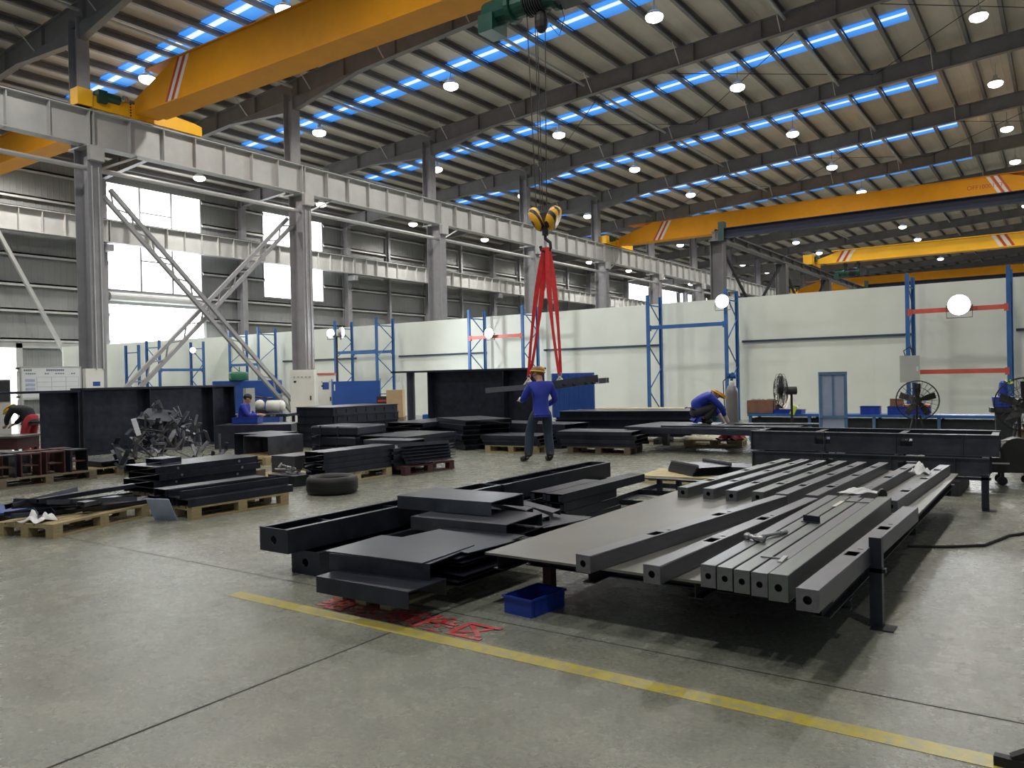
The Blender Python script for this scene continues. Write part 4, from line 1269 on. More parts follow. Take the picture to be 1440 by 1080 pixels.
panel_stack(4, -11.1, 12.2, .1, R(2), 1.6, 1.2, .085, 'in the flat stack right of the drum-like bundles', 'plates right of the drum-like bundles', .05, seed=15)
pallet(-11.1, 12.2, R(90), 'dark pallet under the flat stack right of the drum-like bundles', 'wood_old', 1.4, 1.1, .1)
panel_stack(5, -12.4, 14.5, .02, R(5), 2.2, 1.0, .11, 'in the long dark stack left of the centre girder', 'plates left of the centre girder', .06, seed=16)
# stacks behind and beside the standing worker
panel_stack(6, -11.0, 14.2, .02, R(60), 1.7, 1.1, .105, 'in the dark stack left behind the standing worker', 'plates left behind the standing worker', .06, seed=17)
panel_stack(5, -9.9, 15.0, .02, R(84), 2.4, .9, .1, 'in the long stack right behind the standing worker', 'plates right behind the standing worker', .06, seed=18)
pallet(-9.4, 13.75, R(8), 'pallet behind the standing worker, on his left', 'wood', 1.2, .8)
pallet(-7.6, 14.15, R(8), 'pallet behind the standing worker, on his right', 'wood_old', 1.3, .8)
panel_stack(3, -9.4, 13.75, .145, R(98), 1.3, .85, .07, 'on the pallet left of the standing worker', 'plates left of the standing worker', .05, seed=19)
panel_stack(4, -7.65, 14.15, .145, R(98), 1.55, .85, .075, 'on the pallet right of the standing worker', 'plates right of the standing worker', .06, seed=20)
# long beams toward the partition
for n in range(9):
    r_, c = n // 3, n % 3
    t = thing('long_beam', 'long dark steel beam in the pile behind the worker, %s of the %s layer' % (('front', 'middle', 'back')[c], ('bottom', 'middle', 'top')[r_]), 'steel beam',
              (-8.6 + .12 * r_, 16.6 + .42 * c, .12 + .2 * r_ + .1), R(13 + (n % 3) * 1.5), 'long beams right of the standing worker')
    MB().prism(Hprof(.36, .19, .012, .01), (-1.6, 0, 0), (1.55 + .1 * r_, 0, 0)).build('beam', 'steel', t)
for n, x in enumerate((-9.6, -7.6)):
    o = MB().box(-.06, .06, -.9, .9, 0, .12).build('bearer', 'darkmetal'); place(o, (x, 17.0, 0), R(13)); tag(o, 'dark bearer under the %s end of the long beam pile' % ('left', 'right')[n], 'bearer', 'bearers under the beam pile')

# plate bench the crouching man works on
t = thing('plate_bench', 'low bench of dark plates under the crouching man', 'bench', (-5.75, 15.4, 0), R(0))
b = MB(); b.box(-1.6, 1.6, -.9, .9, .46, .5); b.build('top_plate', 'steel_mid', t)
b = MB(); b.box(-1.5, 1.3, -.95, -.6, .38, .455); b.box(-1.3, 1.55, .3, .6, .4, .455); b.build('under_plate', 'steel', t)
for x, y in ((-1.4, -.7), (1.35, -.7), (-1.4, .7), (1.35, .7)): MB().box(x - .06, x + .06, y - .06, y + .06, 0, .4).build('leg', 'darkmetal', t)
flat('long dark plate lying on the bench beside the crouching man', (-4.7, 15.9, .505), R(12), 1.6, .35, .02, 'steel_mid', None)
flat('long dark plate on the front of the crouching man\'s bench', (-5.6, 14.85, .505), R(4), 2.0, .4, .025, 'steel', None)
pallet(-6.15, 16.4, R(12), 'bright pallet under the bench edge, with a red cloth on it', 'wood_pale', 1.2, .8)
cloth('red_cloth', 'folded red cloth on the bright pallet below the bench', 'cloth', (-5.75, 16.2, .147), R(10), .26, .2, .15, 'redcloth', 12)
# ------------------------------------------------------------------ big girders and furniture of the far floor
def big_girder(lab, loc, rz, L, H, W, stiff, web=None, m='steel'):
    t = thing('plate_girder', lab, 'girder', loc, rz)
    b = MB(); b.box(0, L, -W / 2, W / 2, H - .05, H); b.build('top_flange', m, t)
    b = MB(); b.box(0, L, -W / 2, W / 2, 0, .05); b.build('bottom_flange', m, t)
    w0, w1 = web or (0, L)
    b = MB(); b.box(w0, w1, -.015, .015, .05, H - .05); b.build('web', m, t)
    for x in stiff:
        b = MB(); b.box(x - .015, x + .015, -W / 2 + .03, W / 2 - .03, .05, H - .05); b.build('stiffener', m, t)
    return t


big_girder('large dark plate girder standing on edge behind the scrap heap at the left', (-18.1, 9.05, 0), R(90), 3.95, 1.5, .55, (.02, 1.6, 3.3, 3.93))
big_girder('large dark plate girder with an open end over the bent man', (-18.05, 6.7, 0), R(90), 2.28, 1.46, .5, (2.26,), (1.55, 2.28))
o = MB().box(-.14, .14, -.06, .06, 0, 1.4).build('grey_post', 'grey_box'); place(o, (-17.75, 13.35, 0), R(90)); tag(o, 'pale grey upright panel at the right end of the left plate girder', 'panel')
g = big_girder('large dark plate girder behind the standing worker in the centre', (-16.2, 17.4, 0), R(2), 4.9, 1.78, .6, (1.35, 3.9, 4.85), (1.35, 4.9))
b = MB(); b.cyl((.5, 0, .05), (.5, 0, 1.73), .12, n=16); b.build('round_post', 'steel_mid', g)

t = thing('whiteboard', 'white notice board with printed tables on a stand left of the first column', 'notice board', (-21.55, 9.42, 0), R(90))
MB().box(0, 1.45, -.02, .02, 1.28, 2.05).build('board', 'whiteboard', t)
b = MB()
for x in (-.02, 1.45): b.box(x, x + .03, -.03, .03, 0, 2.07)
b.box(0, 1.45, -.03, .03, 2.05, 2.07); b.box(0, 1.45, -.025, .025, .75, .86); b.box(0, 1.45, -.025, .025, .3, .4)
b.build('frame', 'girt', t)
b = MB()
rnd = random.Random(2)
x = .07
for q in range(4): b.box(.06 + q * .05, .095 + q * .05, -.024, -.02, 1.95, 2.0)
for q in range(9): b.box(.6 + q * .05, .638 + q * .05, -.024, -.02, 1.95, 2.0)
for q in range(5): b.box(.1 + q * .05, .135 + q * .05, -.024, -.02, 1.87, 1.9)
for q in range(2): b.box(.56 + q * .06, .6 + q * .06, -.024, -.02, 1.87, 1.9)
for q in range(4): b.box(.82 + q * .06, .86 + q * .06, -.024, -.02, 1.87, 1.9)
for q in range(2): b.box(1.22 + q * .06, 1.26 + q * .06, -.024, -.02, 1.87, 1.9)
b.build('heading', 'ink', t)
b = MB()
for q in range(4): b.box(.36, 1.4, -.0235, -.02, 1.42 + q * .125, 1.426 + q * .125)
for x in (.36, .72, 1.08, 1.4): b.box(x, x + .008, -.0235, -.02, 1.42, 1.8)
for q in range(3): b.box(.09, .32, -.0235, -.02, 1.46 + q * .11, 1.53 + q * .11)
b.build('table_print', 'inkblue', t)
t = thing('junction_box', 'pale electrical box with a blue label at the foot of the first crane column', 'electrical box', (-21.98, 11.5, 1.42), R(90))
MB().box(-.25, .25, -.0, .16, 0, .6).build('box', 'cabwhite', t); MB().box(-.06, .14, -.006, 0, .12, .24).build('label', 'bluepanel', t)
t = thing('grey_locker', 'grey locker with a dark panel left of the white notice board', 'cabinet', (-21.5, 8.6, 0), R(90))
MB().box(0, .55, 0, .5, 0, 1.75).build('body', 'grey_box', t); MB().box(.28, .53, -.012, 0, 1.2, 1.72).build('dark_panel', 'darkmetal', t)

# blue screens, cabinets
t = thing('blue_screen', 'wide dark blue sheet screen behind the seated man', 'screen', (-25.0, 17.25, 0), R(35))
b = MB(); b.box(0, 2.35, 0, .5, .05, 1.62); b.build('sheet', 'bluepanel', t, bevel=.02)
MB().box(1.85, 2.15, -.03, 0, .98, 1.01).build('handle', 'chrome', t); MB().box(2.35, 2.42, .1, .2, .5, 1.3).build('hinge', 'bluepanel', t)
t = thing('green_tank', 'dark green tank standing on the wide blue screen', 'tank', (-24.4, 17.93, 1.62), 0)
b = MB(); b.lathe([(.02, .0), (.32, 0), (.34, .04), (.34, .24), (.3, .31), (.05, .33)], 20); b.build('body', 'greentank', t, True); MB().cyl((.05, 0, .33), (.05, 0, .5), .015).build('pipe', 'darkmetal', t)
t = thing('blue_screen', 'narrower dark blue sheet screen right of the white cabinets', 'screen', (-20.95, 19.2, 0), R(33))
MB().box(0, 1.66, 0, .06, .1, 1.52).build('sheet', 'bluepanel', t); b = MB(); b.box(-.03, 0, -.02, .08, 0, 1.6); b.box(1.66, 1.69, -.02, .08, 0, 1.6); b.build('post', 'paleblue', t); MB().box(.06, .1, -.012, 0, 1.2, 1.42).build('tag_plate', 'cabwhite', t)
def cabinet(lab, loc, rz, W, D, H, gear, top=None):
    t = thing('electrical_cabinet', lab, 'cabinet', loc, rz, 'white electrical cabinets')
    MB().box(0, W, 0, D, .08, H).build('body', 'cabwhite', t); MB().box(.02, W - .02, .02, D - .02, 0, .08).build('plinth', 'darkmetal', t)
    d = MB().box(.03, W - .03, -.02, 0, .12, H - .04).build('door', 'cabwhite', t)
    MB().box(W - .14, W - .1, -.045, -.02, H * .48, H * .48 + .14).build('handle', 'black', d)
    b = MB()
    for q in range(gear): b.cyl((.14 + q * (W - .28) / max(1, gear - 1), -.035, H - .24), (.14 + q * (W - .28) / max(1, gear - 1), -.02, H - .24), .032, n=10)
    b.build('indicator', 'grey_box', d)
    MB().box(.12, .2, -.035, -.02, H - .42, H - .36).build('switch', 'black', d)
    if top: MB().box(-.02, W + .02, -.03, D, H, H + .06).build('top_cover', top, t)
    return t
cabinet('tall white electrical cabinet in front of the second crane column', (-21.1, 17.5, 0), R(40), .78, .5, 1.93, 5)
c = cabinet('shorter white electrical cabinet with a red top, right of the tall one', (-21.45, 19.0, 0), R(38), .55, .45, 1.76, 2, 'red_beam')
MB().box(.16, .38, -.03, -.02, 1.25, 1.5).build('label', 'bluepanel', c)
t = thing('valve_set', 'cream and black pump set on the long bench left of the tall white cabinet', 'pump', (-20.0, 15.3, .62), R(35))
b = MB(); b.blob((.1, 0, .25), (.16, .14, .16)); b.cyl((-.1, 0, .2), (.1, 0, .25), .09); b.build('casing', 'offwhite', t, True)
b = MB(); b.box(-.25, .4, -.15, .15, 0, .1); b.cyl((-.22, 0, .1), (-.22, 0, .42), .05); b.tube([(-.2, 0, .4), (0, 0, .5), (.3, .05, .45), (.35, .05, .1)], .03); b.build('pipework', 'darkmetal', t)
t = thing('white_drum', 'white rounded drum beside the cream pump set', 'drum', (-19.5, 15.55, .62), R(35)); b = MB(); b.cyl((-.2, 0, .2), (.2, 0, .2), .18, n=18); b.blob((.22, 0, .2), (.12, .18, .18)); b.build('body', 'cabwhite', t, True)
t = thing('long_bench', 'long dark perforated bench in front of the white cabinets', 'bench', (-19.6, 14.95, 0), R(32))
b = MB(); b.box(-1.9, 1.1, -.45, .45, .54, .62); b.build('top', 'steel', t)
b = MB()
for q in range(8): b.box(-1.7 + q * .33, -1.55 + q * .33, -.46, -.45, .56, .6)
b.build('slot', 'chrome', t)
for x in (-1.8, 1.0):
    for y in (-.4, .4): MB().box(x - .04, x + .04, y - .04, y + .04, 0, .54).build('leg', 'darkmetal', t)
bin_box('storage_bin', 'bright blue plastic bin on the dark block before the seated man', 'bin', (-16.5, 12.35, .56), R(34), .62, .4, .14, 'bluebin')
o = MB().box(-.9, .9, -.5, .5, 0, .55).build('steel_block', 'steel'); place(o, (-16.0, 12.3, 0), R(36)); tag(o, 'dark steel block under the bright blue bin', 'steel block')
t = thing('battery_charger', 'small black charger with red lights beside the narrow blue screen', 'charger', (-19.2, 19.95, .0), R(33)); MB().box(-.24, .24, -.15, .15, .4, .98).build('case', 'black', t)
b = MB(); b.box(-.2, .2, -.156, -.15, .8, .86); b.build('display', 'redcloth', t); b = MB(); b.tube([(-.15, 0, .98), (-.15, 0, 1.06), (.15, 0, 1.06), (.15, 0, .98)], .015); b.build('handle', 'black', t); MB().box(-.3, .3, -.2, .2, 0, .4).build('stand', 'darkmetal', t)
t = thing('carton', 'brown cardboard carton right of the black charger', 'carton', (-18.35, 19.6, 0), R(33)); MB().box(-.27, .27, -.22, .22, .3, 1.2).build('box', 'cardboard', t); MB().box(-.3, .3, -.25, .25, 0, .3).build('stand', 'wood_old', t)
o = MB().box(-.5, .5, -.03, .03, 0, 1.0).build('pale_screen', 'cabwhite'); place(o, (-16.3, 19.9, .4), R(33)); tag(o, 'pale sheet board seen through the open end of the centre girder', 'board')
o = MB().box(-.9, .9, -.3, .3, 0, .4).build('plinth', 'bluepanel'); place(o, (-16.3, 20.0, 0), R(33)); tag(o, 'low blue base under the pale sheet board', 'base')
t = thing('steel_crate', 'upright blue ribbed steel box behind the lifted steel', 'steel box', (-11.15, 17.9, 0), R(35))
b = MB(); b.box(0, 1.12, 0, .5, .45, 1.62)
for q in range(9): b.box(.06 + q * .125, .1 + q * .125, -.02, 0, .5, 1.58)
b.build('body', 'bluepanel', t, bevel=.01); MB().box(.1, 1.0, .05, .45, 0, .45).build('base', 'darkmetal', t)
o = MB().box(-1.5, 1.5, -.4, .4, 0, .5).build('timber_stack', 'wood'); place(o, (-9.7, 20.6, .1), R(10)); tag(o, 'low brown timber stack along the foot of the partition', 'timber')

# bent man's table
t = thing('small_table', 'small pale-topped work table under the bent man\'s hands', 'table', (-19.2, 8.0, -.14), R(35))
MB().box(-.9, .6, -.45, .45, .6, .64).build('top', 'tabletop', t)
b = MB(); b.box(-.85, .55, -.4, .4, .35, .6); b.build('drawer_box', 'rust', t)
for x in (-.8, .5):
    for y in (-.36, .36): MB().box(x - .03, x + .03, y - .03, y + .03, 0, .35).build('leg', 'darkmetal', t)

# ------------------------------------------------------------------ blue bench along the right racks
t = thing('long_workbench', 'long blue-edged workbench in front of the right-hand racks', 'workbench', (-3.5, 17.9, 0))
MB().box(-2.45, 2.6, 0, .75, .56, .6).build('top', 'bluepanel', t); MB().box(-2.45, 2.6, -.02, 0, .55, .61).build('edge', 'blue_rack', t)
b = MB(); b.box(-2.4, 2.55, .1, .7, .12, .5); b.build('shelf_box', 'darkmetal', t)
for x in (-2.4, -1.1, .2, 1.4, 2.5):
    for y in (.04, .7): MB().box(x - .03, x + .03, y - .03, y + .03, 0, .56).build('leg', 'paleblue', t)
BT = .6
bin_box('storage_bin', 'blue plastic bin on the workbench right of the blue door frame', 'bin', (-3.42, 18.25, BT), R(4), .38, .3, .17, 'bluebin')
bin_box('storage_bin', 'wide blue plastic bin on the workbench with a brown box and orange lid on it', 'bin', (-2.68, 18.25, BT), R(3), .78, .4, .17, 'bluebin')
bin_box('storage_bin', 'low blue bin on the workbench left of the blue door frame', 'bin', (-4.2, 18.25, BT), R(0), .35, .3, .12, 'bluebin')
bin_box('storage_bin', 'shallow blue tray on the workbench behind the left fan', 'bin', (-5.1, 18.2, BT), R(0), .6, .35, .09, 'bluebin')
o = MB().box(-.11, .11, -.1, .1, 0, .16).build('brown_box', 'brownbox'); place(o, (-2.92, 18.25, BT + .172), 0); tag(o, 'small brown box on the left of the wide blue bin', 'box')
o = MB().box(-.25, .25, -.16, .16, 0, .035).build('orange_lid', 'orange'); place(o, (-2.54, 18.25, BT + .172), R(5)); tag(o, 'orange-brown lid on the right of the wide blue bin', 'lid')
t = thing('brown_box', 'open dark brown box of parts on the bench right of the gas cylinder', 'box', (-5.72, 18.3, BT), R(0))
b = MB(); b.box(-.3, .3, -.22, .22, 0, .01); b.box(-.3, .3, -.22, -.21, 0, .3); b.box(-.3, .3, .21, .22, 0, .3); b.box(-.3, -.29, -.22, .22, 0, .3); b.box(.29, .3, -.22, .22, 0, .3); b.build('box', 'brownbox', t)
b = MB(); rnd = random.Random(4)
for q in range(12): b.blob((rnd.uniform(-.25, .25), rnd.uniform(-.15, .15), .27), (.07, .06, .06), 6, 4)
tag(b.build('parts', 'wood_old', t), kind='stuff')
cloth('sack', 'pale crumpled sack on the bench behind the left fan', 'sack', (-5.25, 18.5, BT + .1), R(0), .26, .18, .32, 'offwhite', 31)
o = MB().box(-.05, .05, -.02, .02, 0, .2).build('lime_handle', 'lime'); place(o, (-4.95, 17.84, BT), 0, 0, R(20)); tag(o, 'small lime green tool on the bench edge by the left fan', 'tool')
t = thing('low_blue_bench', 'pale blue low bench heaped with dark parts left of the crouching man', 'bench', (-7.1, 18.2, 0), R(5))
MB().box(-.55, .6, -.3, .3, .5, .56).build('top', 'paleblue', t); b = MB(); b.box(-.5, .55, -.28, .28, .1, .5); b.build('shelf_box', 'paleblue', t)
b = MB(); rnd = random.Random(14)
for q in range(22): b.blob((rnd.uniform(-.5, .45), rnd.uniform(-.22, .22), .6 + rnd.uniform(0, .12)), (rnd.uniform(.05, .1), .07, rnd.uniform(.04, .09)), 6, 4)
o = b.build('parts_heap', 'darkmetal'); place(o, (-7.1, 18.2, .0), R(5)); tag(o, 'heap of small dark parts on the pale blue low bench', 'parts', None, 'stuff')
o = MB().add([(-.13, -.05, 0), (.13, -.05, 0), (.13, .05, 0), (-.13, .05, 0), (-.1, 0, .14)], [(0, 1, 2, 3), (0, 1, 4), (1, 2, 4), (2, 3, 4), (3, 0, 4)]).build('paper_sheet', 'rag'); place(o, (-6.95, 17.95, .64), R(20)); tag(o, 'folded white sheet on the heap of dark parts', 'paper')

# gas cylinder
t = thing('gas_cylinder', 'grey gas cylinder with a blue valve behind the crouching man', 'gas cylinder', (-5.9, 16.75, 0))
b = MB(); b.lathe([(.1, 0), (.125, .02), (.13, .06), (.13, 1.1), (.12, 1.18), (.08, 1.26), (.04, 1.29)], 22); b.build('body', 'cylgrey', t, True)
b = MB(); b.lathe([(.06, 1.27), (.06, 1.34), (.035, 1.37)], 14); b.build('collar', 'cabwhite', t)
b = MB(); b.cyl((0, 0, 1.36), (0, 0, 1.5), .03); b.cyl((-.1, 0, 1.44), (.1, 0, 1.44), .03); b.cyl((.04, -.06, 1.5), (.04, .02, 1.5), .05, n=14); b.cyl((-.07, -.06, 1.5), (-.07, .02, 1.5), .045, n=14); b.build('regulator', 'blue_rack', t)
b = MB(); b.tube([(-.1, 0, 1.44), (-.18, -.02, 1.36), (-.17, -.03, 1.1), (-.15, -.03, .7)], .012); b.build('hose', 'black', t)

# blue door frame
t = thing('upright_screen', 'upright blue steel frame with pale panels standing behind the slotted frames', 'frame', (-3.42, 14.95, 0), R(28))
b = MB(); W, H = .48, 1.52
b.box(-W / 2, -W / 2 + .05, 0, .05, 0, H); b.box(W / 2 - .05, W / 2, 0, .05, 0, H); b.box(-W / 2, W / 2, -.01, .06, H - .05, H); b.box(-W / 2, W / 2, 0, .05, 0, .06); b.build('frame', 'paleblue', t)
b = MB(); b.box(-W / 2 + .05, W / 2 - .05, .02, .03, .06, H - .05); b.build('panel', 'film', t)
b = MB(); b.box(-.015, .015, .0, .02, .7, H - .05); b.box(-W / 2, W / 2, -.02, .0, .7, .74); b.box(-W / 2, W / 2 + .03, -.02, 0, .22, .26); b.build('rail', 'paleblue', t)
# wall box
t = thing('control_box', 'pale grey control box hung on the rack post above the middle fan', 'electrical box', (-3.45, 23.7, 1.18), R(12))
MB().box(-.24, .24, 0, .2, 0, .72).build('box', 'grey_box', t); MB().box(.16, .2, -.02, 0, .3, .42).build('latch', 'cabwhite', t)
b = MB(); b.tube([(-.1, .1, .72), (-.14, .1, .85), (0, .12, .95), (.12, .1, .86), (.1, .1, .72)], .015); b.build('cable', 'black', t)


def fan(lab, loc, rz, hub, r=.36, legs=True):
    t = thing('pedestal_fan', lab, 'fan', loc, rz, 'industrial pedestal fans')
    g = MB()
    for rr, yy in ((1, 0), (.98, .06), (.98, -.06), (.66, .1), (.34, .12), (.66, -.1), (.34, -.12)):
        g.tube([(r * rr * math.cos(2 * PI * q / 32), yy, hub + r * rr * math.sin(2 * PI * q / 32)) for q in range(32)], .009 if rr == 1 else .004, 5, True)
    for q in range(24):
        a = 2 * PI * q / 24
        for s in (-1, 1):
            g.tube([(r * math.cos(a), 0, hub + r * math.sin(a)), (r * .66 * math.cos(a), .1 * s, hub + r * .66 * math.sin(a)), (.06 * math.cos(a), .13 * s, hub + .06 * math.sin(a))], .003, 4)
    g.build('guard', 'black', t)
    b = MB()
    for q in range(5):
        a = 2 * PI * q / 5 + .3
        c, s = math.cos(a), math.sin(a)
        pts = []
        for rr, w, tw in ((.05, .03, .04), (.16, .055, .035), (r * .86, .06, .02)):
            pts += [(rr * c - w * s, -tw, hub + rr * s + w * c), (rr * c + w * s, tw, hub + rr * s - w * c)]
        pts2 = [(x, y + .005, z) for x, y, z in pts]
        b.add(pts + pts2, [(0, 1, 3, 2), (2, 3, 5, 4), (6, 8, 9, 7), (8, 10, 11, 9), (0, 2, 8, 6), (2, 4, 10, 8), (1, 7, 9, 3), (3, 9, 11, 5), (4, 5, 11, 10), (0, 6, 7, 1)])
    b.cyl((0, -.06, hub), (0, .05, hub), .06, n=14)
    b.build('blade', 'black', t)
    b = MB(); b.cyl((0, .1, hub), (0, .32, hub), .085, n=14); b.build('motor', 'darkmetal', t)
    b = MB(); b.cyl((0, .22, .04), (0, .22, hub - .06), .025); b.build('pole', 'darkmetal', t)
    b = MB(); b.lathe([(.05, .06), (.2, .05), (.24, .02), (.24, 0)], 20, Matrix.Translation((0, .22, 0)))
    if legs:
        for q in (-1, 1): b.tube([(q * .2, .1, .02), (q * .05, .2, hub - .3)], .025, 5)
    b.build('base', 'darkmetal', t)
    return t


fan('black pedestal fan facing the camera under the pale grey control box', (-2.38, 17.2, 0), R(12), .93, .38)
fan('slim pedestal fan turned edge-on left of the blue door frame', (-4.94, 17.0, 0), R(-62), 1.14, .36, False)
fan('pedestal fan cut by the right edge of the photo', (-.52, 14.1, 0), R(20), .98, .4)
# objects at the right edge
t = thing('wire_feeder', 'black wheeled wire feeder at the right end of the frame stack', 'welding machine', (-.55, 12.35, 0), R(10))
b = MB(); b.cyl((0, -.16, .42), (0, .16, .42), .2, n=22); b.box(-.32, .2, -.17, .17, .17, .36); b.build('housing', 'black', t)
b = MB(); b.box(-.3, -.1, -.175, -.17, .28, .3); b.tube([(-.3, -.1, .36), (-.3, -.1, .56), (-.05, -.1, .6)], .012); b.build('handle', 'chrome', t)
for x in (-.18, .12):
    for y in (-.14, .14):
        b = MB(); b.cyl((x, y - .02, .06), (x, y + .02, .06), .06, n=12); b.box(x - .02, x + .02, y - .025, y + .025, .06, .17); b.build('wheel', 'black', t)
b = MB(); b.tube([(.2, 0, .3), (.34, -.1, .2), (.42, -.4, .03), (.6, -.9, .015), (.9, -1.3, .015)], .014); b.build('cable', 'black', t)
t = thing('drill_stand', 'dark machine stand with a blue plastic bucket on top at the right edge', 'machine', (-.88, 15.8, 0), R(10))
b = MB(); b.box(-.12, .12, -.1, .1, 0, .78); b.box(-.2, .32, -.15, .15, .78, .86); b.box(-.3, .3, -.2, .2, 0, .04); b.build('stand', 'darkmetal', t)
t = thing('blue_bucket', 'royal blue plastic bucket on the dark machine stand at the right edge', 'bucket', (-.88, 15.8, .86), R(10))
b = MB(); b.lathe([(.1, 0), (.15, .01), (.17, .17), (.17, .18), (.08, .2), (.06, .42), (.03, .45)], 16); b.build('body', 'bluebin', t)
cloth('yellow_tape', 'yellow tag tied to the right rack post', 'tag', (-1.22, 24.08, 1.1), 0, .1, .02, .1, 'lime', 6)
t = thing('wooden_drum', 'brown wooden cable drum on the floor at the right edge', 'cable drum', (-.45, 16.6, 0), 0)
b = MB(); b.cyl((0, 0, 0), (0, 0, .05), .36, n=24); b.cyl((0, 0, .42), (0, 0, .47), .36, n=24); b.build('flange', 'brownbox', t); b = MB(); b.cyl((0, 0, .05), (0, 0, .42), .3, n=24); b.build('core', 'wood_old', t)
o = MB().tube([(-1.15, 7.6, .012), (-.85, 7.75, .012), (-.6, 7.95, .012), (-.45, 8.5, .012), (-.2, 8.9, .012), (.2, 9.1, .012)], .013, 6).build('floor_cable', 'black'); tag(o, 'black cable snaking on the floor right of the work table', 'cable')
t = thing('bracket_stand', 'black steel bracket feet poking in at the bottom right corner', 'stand', (-.19, 3.6, 0), R(-4))
b = MB(); b.box(-.06, .8, -.02, .02, .0, .04); b.build('rail', 'black', t); b = MB(); b.prism([(-.018, -.012), (.018, -.012), (.018, .012), (-.018, .012)], (-.0, 0, .04), (.3, .12, .2)); b.build('strut', 'black', t)
# ------------------------------------------------------------------ people
def skinned(name, nodes, edges, root, m, parent, sub=2):
    names = list(nodes)
    me = bpy.data.meshes.new(name)
    me.from_pydata([nodes[k][0] for k in names], [(names.index(a), names.index(b)) for a, b in edges], [])
    o = bpy.data.objects.new(name + '_cage', me); C.objects.link(o)
    o.modifiers.new('skin', 'SKIN').use_smooth_shade = True
    for i, k in enumerate(names):
        r = nodes[k][1]
        sv = me.skin_vertices[0].data[i]
        sv.radius = (r, r) if not isinstance(r, tuple) else r
        sv.use_root = (k == root)
    ss = o.modifiers.new('sub', 'SUBSURF'); ss.levels = sub; ss.render_levels = sub
    bpy.context.view_layer.update()
    nm = bpy.data.meshes.new_from_object(o.evaluated_get(bpy.context.evaluated_depsgraph_get()))
    bpy.data.objects.remove(o)
    nm.materials.clear(); nm.materials.append(M[m])
    for p in nm.polygons: p.use_smooth = True
    q = bpy.data.objects.new(name, nm); C.objects.link(q); q.parent = parent
    return q


